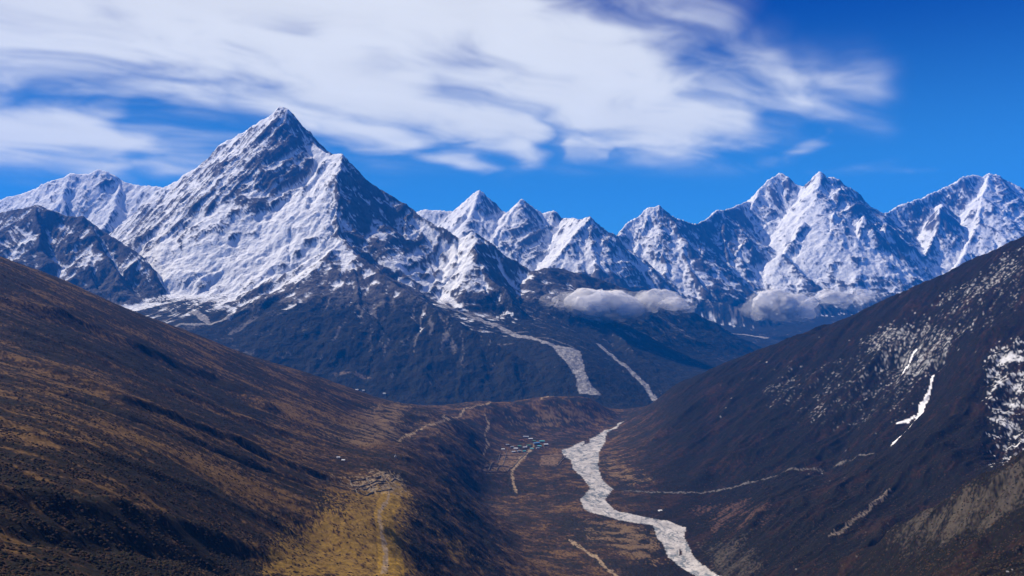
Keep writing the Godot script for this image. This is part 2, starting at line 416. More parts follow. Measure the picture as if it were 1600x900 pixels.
func do_block(bi: int) -> void:
	var r0 := bi * BLK
	var r1 := mini(r0 + BLK, NR)
	var n := (r1 - r0) * COLS
	var hy := PackedFloat32Array(); hy.resize(n)
	var hs := PackedFloat32Array(); hs.resize(n)
	var hd := PackedFloat32Array(); hd.resize(n)
	var hm := PackedFloat32Array(); hm.resize(n)
	var hg := PackedInt32Array(); hg.resize(n)
	var nseg := AX.size()
	var far := rows_d[r1 - 1] > 4900.0
	for c0 in range(0, COLS, TW):
		var c1 := mini(c0 + TW, COLS)
		var cand := PackedInt32Array()
		if far:
			var um := (col_u(c0) + col_u(c1 - 1)) * 0.5
			var dm := (rows_d[r0] + rows_d[r1 - 1]) * 0.5
			var mx := um * dm
			var mz := -dm
			var rad := Vector2((col_u(c1 - 1) - um) * rows_d[r1 - 1], (rows_d[r1 - 1] - rows_d[r0]) * 0.5).length() + 75.0
			var low := -1e9
			var ups := PackedFloat32Array(); ups.resize(nseg)
			for j in nseg:
				var px := mx - AX[j]
				var pz := mz - AZ[j]
				var t := clampf((px * DX[j] + pz * DZ[j]) * IL[j], 0.0, 1.0)
				px -= t * DX[j]
				pz -= t * DZ[j]
				var dd := sqrt(px * px + pz * pz)
				var hh := AH[j] + t * DH[j]
				var d2 := dd + rad
				var v := hh - K2[j] * d2 - KL[j] * d2 / (d2 + LL[j])
				if v > low: low = v
				var d1 := maxf(dd - rad, 0.0)
				ups[j] = hh + absf(DH[j]) / SLEN[j] * rad - K2[j] * d1 - KL[j] * d1 / (d1 + LL[j])
			low = maxf(low, -760.0)
			for j in nseg:
				if ups[j] >= low:
					cand.append(j)
		for r in range(r0, r1):
			var d := rows_d[r]
			var z := -d
			for c in range(c0, c1):
				var u := col_u(c)
				var x := u * d
				var k := (r - r0) * COLS + c
				var b := base_at(u, d)
				if not far:
					b += near_relief(x, z, u, d, b)
					hy[k] = b
					hg[k] = -1
					hm[k] = -500.0
					continue
				# crooked ridges: look the ridges up at a slightly displaced place
				var wx := x + 42.0 * nz_w.get_noise_2d(x / 330.0, z / 330.0)
				var wz := z + 42.0 * nz_w.get_noise_2d(x / 330.0 + 91.0, z / 330.0)
				var best := -1e9
				var bj := -1
				var bt := 0.0
				var bd := 0.0
				for j in cand:
					var px := wx - AX[j]
					var pz := wz - AZ[j]
					var raw := (px * DX[j] + pz * DZ[j]) * IL[j]
					var t := clampf(raw, 0.0, 1.0)
					px -= t * DX[j]
					pz -= t * DZ[j]
					var dd := sqrt(px * px + pz * pz)
					var v := AH[j] + t * DH[j] - K2[j] * dd - KL[j] * dd / (dd + LL[j])
					if v > best:
						best = v; bj = j; bt = raw; bd = dd
				var s := 0.0
				if bj >= 0:
					s = (S0[bj] + bt * SLEN[bj]) * CS[bj] + bd * CD[bj]
					# flutings that run down from the crest, and broken rock
					var grow := bd / (bd + 90.0) * AMP[bj]
					best += grow * (42.0 * nz_r.get_noise_2d(s / 420.0, bd / 2600.0 + SG[bj] * 0.37) + 26.0 * nz_r.get_noise_2d(s / 130.0 + 31.0, bd / 1100.0 + SG[bj] * 0.37) + 9.0 * nz_r.get_noise_2d(s / 48.0 + 7.0, bd / 500.0))
					best += (14.0 + 8.0 * grow) * nz_r.get_noise_3d(x / 260.0, best / 260.0, z / 260.0) + 4.0 * nz_f.get_noise_3d(x / 65.0, best / 65.0, z / 65.0)
				var dif := best - b
				var soft := nz_a.get_noise_2d(x / 500.0, z / 500.0)
				b += 14.0 * soft + 7.0 * nz_r.get_noise_2d(x / 260.0, z / 260.0)
				# smooth join of scree and valley
				var kk := 60.0
				var hh := clampf(0.5 + 0.5 * (best - b) / kk, 0.0, 1.0)
				var y := lerpf(b, best, hh) + kk * hh * (1.0 - hh) * 0.5
				if best < -1e8: y = b
				hy[k] = y
				hs[k] = s
				hd[k] = bd
				hm[k] = dif
				hg[k] = SG[bj] if bj >= 0 and dif > 0.0 else -1
	blocks[bi] = [hy, hs, hd, hm, hg]

# relief of the near hills and the valley, in metres
func near_relief(x: float, z: float, u: float, d: float, b: float) -> float:
	var out := 0.0
	var fade := sm(60.0, 500.0, d)
	var left := 1.0 - sm(-0.2, -0.1, u + 0.02 * nz_1.get_noise_2d(d / 300.0, 3.0))
	var right := sm(0.13, 0.24, u) * sm(-565.0, -470.0, b)
	# ribs and gullies down the fall line of the left hill (it falls towards +x)
	if left > 0.0:
		var wz := z + 40.0 * nz_w.get_noise_2d(x / 400.0, z / 400.0)
		out += left * sm(200.0, 900.0, d) * (7.0 * nz_r.get_noise_2d(wz / 210.0, x / 2600.0) + 2.6 * nz_a.get_noise_2d(wz / 45.0, x / 320.0))
	if right > 0.0:
		var al := x * 0.68 + z * 0.73
		var ac := x * -0.73 + z * 0.68
		al += 35.0 * nz_w.get_noise_2d(x / 300.0, z / 300.0)
		out += right * (20.0 * nz_r.get_noise_2d(al / 330.0, ac / 1500.0 + 7.0) + 6.0 * nz_r.get_noise_2d(al / 85.0, ac / 420.0))
	var flat_part := (1.0 - left) * (1.0 - right)
	var slope_part := flat_part * sm(-555.0, -500.0, b)
	out += slope_part * (6.0 * nz_r.get_noise_2d(x / 160.0, z / 160.0) + 3.0 * nz_a.get_noise_2d(x / 50.0, z / 50.0))
	out += 2.2 * nz_a.get_noise_2d(x / 70.0, z / 70.0) + 0.8 * nz_a.get_noise_2d(x / 17.0, z / 17.0)
	for f in folds:
		var bb: Rect2 = f[0]
		if bb.has_point(Vector2(x, z)):
			var pl: PackedVector2Array = f[1]
			var near := 1e9
			var sgn := 0.0
			for i in pl.size() - 1:
				var a := pl[i]
				var e := pl[i + 1] - a
				var q := Vector2(x, z) - a
				var t := clampf(q.dot(e) / e.length_squared(), 0.0, 1.0)
				var o := q - e * t
				var dd := o.length()
				if dd < near:
					near = dd
					sgn = e.x * o.y - e.y * o.x
			var w: float = f[2]
			if near < w * 3.0:
				out += f[3] * exp(-near * near / (w * w)) * (1.0 + 0.2 * nz_1.get_noise_2d(x / 90.0, z / 90.0))
	return out * fade

# long folds, banks and ravines on the near hills: area, line, half width, height
var folds := []

func fold(line: Array, w: float, h: float) -> void:
	var pl := PackedVector2Array()
	for p in line:
		var g := ground(p[0], p[1])
		pl.append(Vector2(g.x, g.z))
	var bb := Rect2(pl[0], Vector2.ZERO)
	for p in pl:
		bb = bb.expand(p)
	folds.append([bb.grow(w * 3.0), pl, w, h])

func make_folds() -> void:
	fold([[0, 560], [90, 592], [200, 634], [330, 680], [430, 722], [520, 752]], 16.0, 13.0)
	fold([[0, 590], [90, 615], [200, 655], [330, 700], [430, 740], [500, 765]], 16.0, -12.0)
	fold([[0, 470], [120, 505], [250, 560], [350, 600], [420, 640]], 30.0, 14.0)
	fold([[20, 520], [180, 575], [300, 625], [440, 680]], 22.0, 9.0)
	fold([[0, 780], [130, 800], [280, 830], [420, 870]], 14.0, 8.0)
	fold([[0, 830], [150, 845], [330, 885]], 14.0, -8.0)
	fold([[60, 690], [200, 730], [330, 775], [450, 830]], 10.0, 4.0)
	# ravine between terrace and moraine
	fold([[655, 655], [640, 680], [690, 715], [740, 760], [780, 800]], 50.0, -12.0)
	# right hill: ribs and ravines
	fold([[1130, 600], [1080, 640], [1020, 690]], 60.0, 16.0)
	fold([[1320, 560], [1210, 640], [1150, 720]], 60.0, 20.0)
	fold([[1400, 560], [1320, 660], [1290, 730]], 70.0, -34.0)
	fold([[1470, 570], [1440, 640], [1380, 700]], 40.0, -22.0)
	fold([[1560, 540], [1510, 640], [1470, 740]], 90.0, 40.0)
	fold([[1640, 730], [1600, 755], [1500, 812], [1400, 862], [1330, 892]], 45.0, 24.0)
	fold([[1240, 575], [1180, 640], [1120, 710], [1090, 755]], 35.0, 14.0)
	fold([[1600, 640], [1575, 710]], 50.0, -26.0)

# ---------------------------------------------------------------- ground cover: marks on the land, as lines and areas in plan
var marks := []      # [area, line, half width, name]

func mark(called: String, line: Array, w: float, at_d := 0.0) -> void:
	var pl := PackedVector2Array()
	for p in line:
		var g := ground(p[0], p[1]) if p.size() < 3 else pt(p[0], p[1], p[2])
		pl.append(Vector2(g.x, g.z))
	var bb := Rect2(pl[0], Vector2.ZERO)
	for p in pl:
		bb = bb.expand(p)
	marks.append([bb.grow(w * 2.2 + 6.0), pl, w, called])

func area(called: String, line: Array) -> void:
	var pl := PackedVector2Array()
	for p in line:
		var g := ground(p[0], p[1]) if p.size() < 3 else pt(p[0], p[1], p[2])
		pl.append(Vector2(g.x, g.z))
	var bb := Rect2(pl[0], Vector2.ZERO)
	for p in pl:
		bb = bb.expand(p)
	marks.append([bb.grow(4.0), pl, 0.0, called])

func make_marks() -> void:
	area("river", [[1128, 902], [1082, 866], [1068, 838], [1072, 824], [1040, 812], [1000, 806], [960, 796], [945, 780], [958, 764], [940, 748], [934, 726], [936, 706], [946, 690], [948, 676], [962, 668], [945, 672], [925, 684], [908, 690], [890, 700], [878, 702], [884, 714], [893, 718], [897, 734], [908, 744], [924, 762], [906, 780], [912, 796], [945, 806], [985, 815], [1020, 820], [1024, 838], [1036, 848], [1042, 868], [1060, 884], [1100, 902]])
	mark("river", [[962, 669], [967, 663], [972, 659]], 8.0)
	mark("bright_strip", [[612, 905], [612, 870], [602, 830], [598, 800], [612, 775]], 16.0)  # brighter gold strip over the grass along the path
	mark("path", [[598, 900], [604, 870], [596, 830], [592, 800], [608, 775], [606, 745], [600, 738]], 2.6)
	mark("path", [[840, 690], [815, 715], [800, 735], [803, 752], [808, 768]], 5.0)
	mark("path", [[620, 690], [640, 672], [700, 655]], 4.0)
	mark("path", [[757, 645], [763, 661], [757, 678], [762, 694], [755, 710]], 2.4)
	mark("path", [[690, 652], [725, 640], [760, 632], [800, 627]], 5.0)
	mark("path", [[850, 623], [920, 619], [985, 636]], 4.0)
	area("tan", [[800, 655], [850, 645], [900, 645], [930, 652], [900, 662], [840, 668]])
	area("island", [[915, 684], [925, 681], [923, 692], [908, 696]])
	area("island", [[878, 727], [892, 723], [897, 735], [884, 738]])
	area("island", [[1060, 858], [1066, 860], [1066, 868], [1060, 868]])
	mark("path", [[893, 843], [908, 856], [930, 868], [944, 884], [968, 902]], 4.5)
	mark("stream", [[975, 766], [1040, 769], [1120, 766], [1200, 750], [1260, 728], [1320, 712]], 7.0)
	mark("stream", [[1320, 712], [1380, 700]], 4.0)
	mark("bank", [[1300, 850], [1345, 815], [1385, 780]], 5.0)
	mark("snow", [[1460, 580], [1452, 600], [1440, 625], [1438, 638]], 5.0)
	mark("snow", [[1438, 638], [1420, 648], [1402, 658]], 7.0)
	mark("snow", [[1438, 640], [1430, 660], [1410, 678], [1392, 690]], 5.0)
	mark("snow", [[1433, 538], [1418, 556], [1404, 580]], 4.0)
	mark("snow", [[1028, 797], [1036, 796]], 4.5)
	# terrace
	area("gold", [[600, 905], [660, 905], [640, 860], [630, 820], [655, 790], [640, 765], [600, 752], [540, 770], [520, 800], [470, 830], [430, 870], [410, 905]])
	area("pale", [[520, 752], [560, 745], [600, 736], [628, 748], [636, 768], [600, 775], [550, 766]])
	area("tan", [[560, 640], [600, 630], [650, 632], [632, 650], [625, 672], [620, 690], [570, 696], [510, 690], [530, 670]])
	area("tan", [[650, 684], [668, 668], [700, 655], [680, 650], [660, 665]])
	area("gold", [[690, 835], [730, 850], [720, 880], [700, 860]])
	# fields below the village
	area("field", [[752, 738], [790, 738], [806, 725], [824, 708], [812, 700], [784, 704], [764, 720]])
	area("field", [[845, 728], [870, 728], [884, 712], [870, 706], [850, 712]])
	area("rose", [[836, 684], [900, 672], [945, 668], [935, 676], [880, 686], [850, 694]])
	area("tan", [[950, 705], [962, 720], [985, 742], [1010, 748], [990, 756], [955, 745], [945, 725]])
	area("tan", [[935, 815], [1000, 822], [1022, 850], [1030, 880], [960, 860], [925, 835]])
	area("olive", [[1100, 840], [1150, 850], [1190, 890], [1180, 905], [1130, 905], [1120, 870]])
	area("rose", [[1090, 790], [1160, 785], [1220, 800], [1200, 825], [1120, 820]])
	# dusting of snow on the right hill
	area("dust", [[1350, 528], [1440, 508], [1500, 520], [1475, 568], [1420, 592], [1355, 578]])
	area("dust", [[1480, 462], [1530, 430], [1605, 385], [1605, 412], [1550, 452], [1500, 478]])
	area("dustless", [[1430, 525], [1500, 470], [1600, 420], [1600, 505], [1500, 545]])
	area("dust2", [[1552, 580], [1605, 555], [1605, 745], [1590, 740], [1570, 700], [1555, 640]])
	area("dustless", [[1200, 582], [1350, 560], [1440, 600], [1400, 645], [1280, 655], [1190, 632]])
	# lower right spur
	area("shade_band", [[30, 505], [150, 520], [280, 570], [430, 650], [410, 662], [250, 612], [120, 572], [20, 548]])  # shaded side of an undulation, put into the ground colour
	area("dry", [[-10, 545], [60, 572], [200, 622], [330, 668], [430, 712], [525, 746], [525, 757], [430, 728], [330, 688], [200, 644], [60, 596], [-10, 570]])  # lighter band along the crest of the fold
	area("dry", [[250, 690], [420, 745], [520, 765], [500, 800], [400, 790], [300, 740]])
	area("dry", [[420, 610], [520, 635], [600, 660], [600, 700], [520, 700], [440, 660]])
	area("shade_band", [[-10, 770], [130, 792], [250, 818], [380, 862], [420, 908], [-10, 908]])  # shade of the gully put into the ground colour, with ragged edges
	area("olive", [[1605, 755], [1520, 805], [1440, 845], [1390, 866], [1420, 880], [1500, 850], [1605, 800]])
	# gravel chutes and the stream bed in the blue valley
	area("chute", [[858, 540, 5780], [882, 536, 5800], [906, 540, 5780], [910, 560, 5520], [914, 580, 5350], [925, 600, 5200], [942, 615, 5080], [905, 616, 5080], [898, 590, 5300], [880, 565, 5500]])
	mark("chute", [[690, 470, 6560], [730, 490, 6350], [770, 508, 6200], [815, 524, 5980], [860, 540, 5780]], 28.0)
	mark("chute", [[935, 548, 6200], [970, 573, 5850], [1000, 598, 5550], [1022, 624, 5250], [1035, 626, 5200]], 22.0)
	mark("chute", [[275, 513, 5900], [310, 511, 5950], [362, 507, 6050]], 22.0)
	mark("chute", [[305, 490, 6300], [325, 509, 6000]], 25.0)
	mark("chute", [[1140, 515, 9500], [1165, 525, 9400], [1195, 538, 9200]], 45.0)
	mark("meadow", [[525, 589, 5360], [575, 591, 5335]], 20.0)
	# snow basin under the main peak
	area("basin", [[215, 440, 7150], [260, 425, 7300], [330, 405, 7400], [400, 400, 7200], [440, 420, 6900], [400, 455, 6750], [330, 468, 6700], [250, 470, 6700]])
	area("white", [[500, 255, 8000], [524, 320, 7350], [500, 400, 6750], [430, 455, 6400], [330, 465, 6700], [230, 450, 7100], [330, 400, 7300], [420, 345, 7650], [470, 290, 7900]])
	area("half", [[205, 365, 9400], [300, 270, 9200], [385, 206, 8900], [438, 170, 8690], [470, 215, 8500], [480, 285, 7850], [420, 345, 7650], [330, 395, 7500], [215, 400, 7700]])
	area("bare", [[540, 252, 7930], [600, 300, 7820], [640, 332, 7700], [625, 405, 7150], [600, 425, 6950], [545, 380, 6980], [529, 310, 7450]])
	area("bare", [[1318, 296, 13850], [1362, 324, 13680], [1385, 342, 13550], [1360, 370, 13000], [1330, 345, 13250]])
	area("bare", [[1395, 335, 13700], [1450, 310, 13950], [1520, 285, 14200], [1525, 350, 13250], [1475, 380, 13000], [1450, 400, 12800], [1400, 370, 13150]])
	area("bare", [[1080, 355, 12600], [1130, 332, 13200], [1180, 330, 13800], [1175, 390, 12850], [1140, 420, 12100], [1090, 410, 12000]])
	area("bare", [[800, 350, 12100], [840, 340, 12150], [870, 360, 11900], [850, 410, 11400], [800, 400, 11500], [775, 380, 11650]])
	area("bare", [[925, 345, 11450], [955, 368, 11550], [960, 410, 11000], [930, 400, 10850]])
	area("white", [[1240, 400, 12600], [1300, 395, 12650], [1370, 400, 12600], [1440, 425, 12300], [1430, 455, 11900], [1340, 450, 12000], [1250, 440, 12100]])
	area("white", [[1440, 400, 12750], [1500, 395, 12800], [1600, 385, 12900], [1600, 420, 12500], [1500, 440, 12200], [1440, 430, 12350]])
	area("white", [[955, 400, 11500], [980, 415, 11300], [975, 450, 10900], [940, 440, 10700], [880, 430, 10600], [900, 420, 10800]])
	area("moraine", [[195, 470, 6700], [260, 465, 6750], [350, 468, 6700], [330, 492, 6350], [260, 498, 6300], [215, 490, 6400]])

func marked(x: float, z: float, d: float) -> Dictionary:
	var out := {}
	var p := Vector2(x, z)
	var j := 0.0
	var q := p
	var q2 := p
	var qr := p
	var jag := d * 0.0045
	var wide := d * 0.022
	var done := false
	for m in marks:
		var bb: Rect2 = m[0]
		if not bb.grow(wide).has_point(p):
			continue
		if not done:
			done = true
			q = p + jag * Vector2(nz_f.get_noise_2d(x / (jag * 5.0), z / (jag * 5.0)), nz_f.get_noise_2d(x / (jag * 5.0) + 50.0, z / (jag * 5.0)))
			qr = p + 0.4 * (q - p)
			q2 = q + wide * Vector2(nz_a.get_noise_2d(x / (wide * 2.5) + 9.0, z / (wide * 2.5)), nz_a.get_noise_2d(x / (wide * 2.5), z / (wide * 2.5) + 70.0))
			q2 += wide * 0.5 * Vector2(nz_1.get_noise_2d(x / 3.1, z / 3.1), nz_1.get_noise_2d(x / 3.1 + 77.0, z / 3.1)) + wide * 0.5 * Vector2(nz_1.get_noise_2d(x / 9.0, z / 9.0), nz_1.get_noise_2d(x / 9.0 + 77.0, z / 9.0))
		var pl: PackedVector2Array = m[1]
		var w: float = m[2]
		if w > 0.0:
			var near := 1e9
			for i in pl.size() - 1:
				var a := pl[i]
				var e := pl[i + 1] - a
				var r := q - a
				var t := clampf(r.dot(e) / maxf(e.length_squared(), 0.01), 0.0, 1.0)
				near = minf(near, (r - e * t).length())
			if near < w:
				out[m[3]] = 1.0
		elif Geometry2D.is_point_in_polygon(qr if m[3] in ["river", "chute"] else (q if m[3] in ["field", "island"] else q2), pl):
			out[m[3]] = 1.0
	return out

# ---------------------------------------------------------------- colours (linear) and normals
const ROCK := Vector3(0.06, 0.055, 0.052)
const ROCK2 := Vector3(0.13, 0.115, 0.105)
const SNOW := Vector3(0.86, 0.88, 0.91)
const SCRUB := Vector3(0.019, 0.017, 0.013)
const HEATH := Vector3(0.036, 0.023, 0.016)
const GRASS := Vector3(0.125, 0.074, 0.03)
const GOLD := Vector3(0.21, 0.13, 0.032)
const GRAVEL := Vector3(0.45, 0.43, 0.415)
const SCREE := Vector3(0.19, 0.17, 0.155)
const EARTH := Vector3(0.27, 0.20, 0.125)

func shade_row(r: int) -> void:
	var nrm := PackedVector3Array(); nrm.resize(COLS)
	var col := PackedColorArray(); col.resize(COLS)
	var grp := PackedInt32Array(); grp.resize(COLS)
	var d := rows_d[r]
	var ra := maxi(r - 1, 0)
	var rb := mini(r + 1, NR - 1)
	for c in COLS:
		var k := r * COLS + c
		var ca := maxi(c - 1, 0)
		var cb := mini(c + 1, COLS - 1)
		var x := col_u(c) * d
		var z := -d
		var y := gy[k]
		var e1 := Vector3(col_u(cb) * d - col_u(ca) * d, gy[r * COLS + cb] - gy[r * COLS + ca], 0.0)
		var e2 := Vector3(col_u(c) * (rows_d[rb] - rows_d[ra]), gy[rb * COLS + c] - gy[ra * COLS + c], -(rows_d[rb] - rows_d[ra]))
		var n := e1.cross(e2).normalized()
		if n.y < 0.0: n = -n
		nrm[c] = n
		var v := Vector3.ZERO
		var g := gg[k]
		var mk := marked(x, z, d)
		if d > 4600.0:
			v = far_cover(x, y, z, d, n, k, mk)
			grp[c] = g if g >= 0 else 101
			if mk.has("chute"): grp[c] = 103
		else:
			var u := x / d
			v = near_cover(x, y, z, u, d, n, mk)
			grp[c] = region(x, z, u, d)
			if mk.has("river") and not mk.has("island"): grp[c] = 102
		col[c] = Color(v.x, v.y, v.z, 1.0)
	pass2[r] = [nrm, col, grp]

var hill_foot := PackedVector2Array()
var floor_edge := PackedVector2Array()

func region(x: float, z: float, u: float, d: float) -> int:
	var p := Vector2(x, z)
	if Geometry2D.is_point_in_polygon(p, hill_foot):
		return 104
	if Geometry2D.is_point_in_polygon(p, floor_edge):
		return 105
	return 106

func far_cover(x: float, y: float, z: float, d: float, n: Vector3, k: int, mk: Dictionary) -> Vector3:
	var s := gs[k]
	var dd := gd[k]
	var above := gm[k]
	var big := nz_a.get_noise_2d(x / 700.0, z / 700.0)
	var flute := nz_f.get_noise_2d(s / 26.0, dd / 600.0 + gg[k] * 1.7)
	var mid := nz_f.get_noise_3d(x / 95.0, y / 120.0, z / 95.0)
	var fine := nz_f.get_noise_3d(x / 30.0, y / 40.0, z / 30.0)
	var streak := nz_f.get_noise_2d(s / 70.0, dd / 1000.0 + gg[k] * 3.1)
	var rock := ROCK.lerp(ROCK2, clampf(0.5 + 0.9 * mid + 0.5 * fine, 0.0, 1.0))
	# heath and scrub lower down, scree between
	var low := Vector3(0.030, 0.027, 0.019).lerp(Vector3(0.020, 0.021, 0.016), clampf(0.5 + 1.2 * mid, 0.0, 1.0))
	low = low.lerp(SCREE, sm(0.28, 0.5, streak + 0.35 * fine + (y + 150.0) / 900.0) * 0.75)
	var tree_line := -40.0 + 150.0 * big + 170.0 * mid + 110.0 * fine + 80.0 * streak
	var v := low.lerp(rock, sm(-12.0, 12.0, y - tree_line))
	# snow: by height, by how much lies on the slope, in streaks
	var line := 150.0 + 130.0 * big
	var crag := 0.0
	if gg[k] >= 0:
		var gname := groups[gg[k]]
		if gname.begins_with("dark"): line += 240.0
		elif gname == "rock_ridge": crag = -0.5
		elif gname == "double_peak" or gname == "right_wall" or gname == "rock_summit":
			# beds of rock and ledges of snow
			crag = -0.06 + 0.8 * nz_f.get_noise_3d(x / 420.0, y / 55.0 + 0.4 * nz_a.get_noise_2d(x / 300.0, z / 300.0), z / 420.0) * sm(1500.0, 900.0, y)
		elif gname == "white_pyramid" or gname == "back_peak": crag = 0.12
	var rib := 0.0
	var edge := 0.0
	var nb := n
	if k > 6 * COLS and k < (NR - 6) * COLS:
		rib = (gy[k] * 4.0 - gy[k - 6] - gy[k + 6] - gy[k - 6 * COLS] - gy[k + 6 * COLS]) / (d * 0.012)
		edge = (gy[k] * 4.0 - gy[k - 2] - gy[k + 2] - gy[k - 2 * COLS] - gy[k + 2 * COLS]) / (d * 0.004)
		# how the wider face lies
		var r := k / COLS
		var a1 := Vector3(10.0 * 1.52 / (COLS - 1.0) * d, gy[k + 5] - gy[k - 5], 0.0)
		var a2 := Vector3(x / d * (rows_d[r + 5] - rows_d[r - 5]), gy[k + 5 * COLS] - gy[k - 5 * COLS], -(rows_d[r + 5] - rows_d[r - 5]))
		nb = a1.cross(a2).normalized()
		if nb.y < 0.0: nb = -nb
	var sc := crag - 0.1 + clampf((y - line) / 420.0, -1.6, 0.2) + (minf(nb.y, 0.85) - 0.68) * 2.2 + (minf(n.y, 0.85) - 0.68) * 1.0 - 0.8 * nb.x - 0.45 * clampf(rib, -1.0, 1.0) - 0.16 * clampf(edge, -1.0, 1.0)  # left sides whiter, right sides darker, following sun and shade
	sc += 0.45 * streak + 0.24 * flute + 0.12 * mid + 0.10 * fine + 0.5 * nz_f.get_noise_3d(x / 300.0, y / 200.0, z / 300.0)
	sc += 0.75 * exp(-dd / 70.0) * sm(700.0, 1400.0, y)
	if mk.has("white"): sc += 0.36
	if mk.has("bare"): sc -= 0.42  # less snow, which also darkens faces that lie in shade
	if mk.has("half"): sc -= 0.3  # more rock, also darkening the main face in place of its shade
	if mk.has("basin"): sc += 0.7
	if mk.has("moraine"): sc += 0.35 * fine - 0.1
	var snow := sm(-0.11, 0.13, sc)
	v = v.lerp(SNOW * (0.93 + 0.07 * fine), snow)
	if mk.has("meadow"): v = v.lerp(Vector3(0.16, 0.12, 0.09), sm(-0.4, 0.2, fine + mid))
	if mk.has("chute"):
		v = GRAVEL * (0.62 + 0.5 * fine)
	return v

func near_cover(x: float, y: float, z: float, u: float, d: float, n: Vector3, mk: Dictionary) -> Vector3:
	var left := 1.0 - sm(-0.24, -0.08, u)
	var right := sm(0.1, 0.22, u)
	# cover grows in strips down the fall line
	var ax := x
	var az := z
	var sx := 230.0
	var sz := 38.0
	if right < 0.5 and left < 0.5:
		sx = 90.0
		sz = 60.0
	elif right > 0.5:
		ax = x * -0.73 + z * 0.68
		az = x * 0.68 + z * 0.73
		sx = 260.0
		sz = 60.0
	var strip := nz_f.get_noise_2d(ax / sx, az / sz)
	var patch := nz_a.get_noise_2d(x / 210.0, z / 210.0)
	var tuft := nz_f.get_noise_2d(x / 16.0, z / 16.0)
	var speck := nz_f.get_noise_2d(x / 6.0 + 40.0, z / 6.0)
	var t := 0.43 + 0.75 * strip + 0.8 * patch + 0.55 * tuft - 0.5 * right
	if mk.has("shade_band"): t -= 0.35  # painted shade: ground colour pushed towards the darkest cover
	if mk.has("dry"): t += 0.28
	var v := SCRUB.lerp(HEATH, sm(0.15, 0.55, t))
	var dry := 0.0
	dry = left * sm(0.55, 1.0, t + 0.15 * speck)
	dry = maxf(dry, (1.0 - left) * (1.0 - right) * 0.55 * sm(0.6, 1.05, t + 0.2 * speck))
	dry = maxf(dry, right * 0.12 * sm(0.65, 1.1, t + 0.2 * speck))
	v = v.lerp(GRASS, dry)
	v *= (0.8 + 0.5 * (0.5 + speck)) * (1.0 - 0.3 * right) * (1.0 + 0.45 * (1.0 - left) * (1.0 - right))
	var rough := 0.5 + 0.6 * tuft + 0.5 * speck
	if mk.has("gold"): v = GOLD.lerp(GRASS, clampf(0.15 + 1.2 * tuft, 0.0, 1.0)).lerp(HEATH, sm(0.25, 0.5, tuft * 0.6 + speck * 0.7))
	if mk.has("bright_strip"): v = v.lerp(Vector3(0.33, 0.20, 0.035), sm(-0.4, 0.3, tuft + 0.6 * speck))  # brightens the gold beside the path
	if mk.has("olive"): v = v.lerp(Vector3(0.085, 0.073, 0.056), 0.75 * sm(-0.7, 0.5, strip + 0.8 * speck))
	if mk.has("tan"): v = v.lerp(Vector3(0.165, 0.11, 0.06), sm(-0.3, 0.25, strip + 0.4 * speck))
	if mk.has("pale"): v = v.lerp(EARTH, sm(-0.25, 0.3, tuft + 0.5 * speck))
	if mk.has("rose"): v = v.lerp(Vector3(0.10, 0.06, 0.045), 0.8 * sm(-0.15, 0.35, strip + 0.5 * speck + 0.5 * tuft))
	if mk.has("field"): v = v.lerp(Vector3(0.19, 0.125, 0.075), sm(-0.5, 0.1, tuft + 0.5 * speck))
	if mk.has("bank"): v = v.lerp(Vector3(0.17, 0.14, 0.11), sm(-0.4, 0.2, speck))
	if mk.has("stream"): v = v.lerp(Vector3(0.13, 0.122, 0.115), sm(-0.6, 0.3, speck + tuft))
	if mk.has("path"): v = v.lerp(EARTH * 1.15, sm(-0.6, 0.0, speck))
	if mk.has("dust") or mk.has("dustless"):
		var q := 0.5 * nz_f.get_noise_2d(ax / 120.0, az / 34.0) + 0.3 * patch + 0.5 * tuft + 0.5 * speck
		v = v.lerp(SNOW * 0.7, 0.6 * sm(-0.05, 0.7, q) if mk.has("dust") else 0.4 * sm(0.25, 0.9, q))
	elif right > 0.5 and y > -470.0:
		v = v.lerp(SNOW * 0.8, 0.5 * sm(0.95, 1.15, patch * 0.6 + tuft * 0.7 + speck * 0.6))
	if mk.has("dust2"): v = v.lerp(SNOW * 0.75, 0.9 * sm(-0.1, 0.5, nz_f.get_noise_2d(x / 60.0, z / 60.0) + 0.5 * tuft + 0.4 * speck))
	if mk.has("snow"): v = SNOW
	if mk.has("river") and not mk.has("island"):
		var bar := nz_f.get_noise_2d(x / 45.0, z / 90.0)
		v = GRAVEL * (0.97 + 0.3 * bar + 0.12 * tuft + 0.16 * speck)
		var wx := x + 30.0 * nz_w.get_noise_2d(x / 90.0 + 5.0, z / 90.0)
		for ch in 2:
			var cn := absf(nz_w.get_noise_2d(wx / 55.0 + ch * 31.0, z / 260.0))
			v = v.lerp(Vector3(0.13, 0.155, 0.175), 0.85 * (1.0 - sm(0.03, 0.085, cn)))
	return v

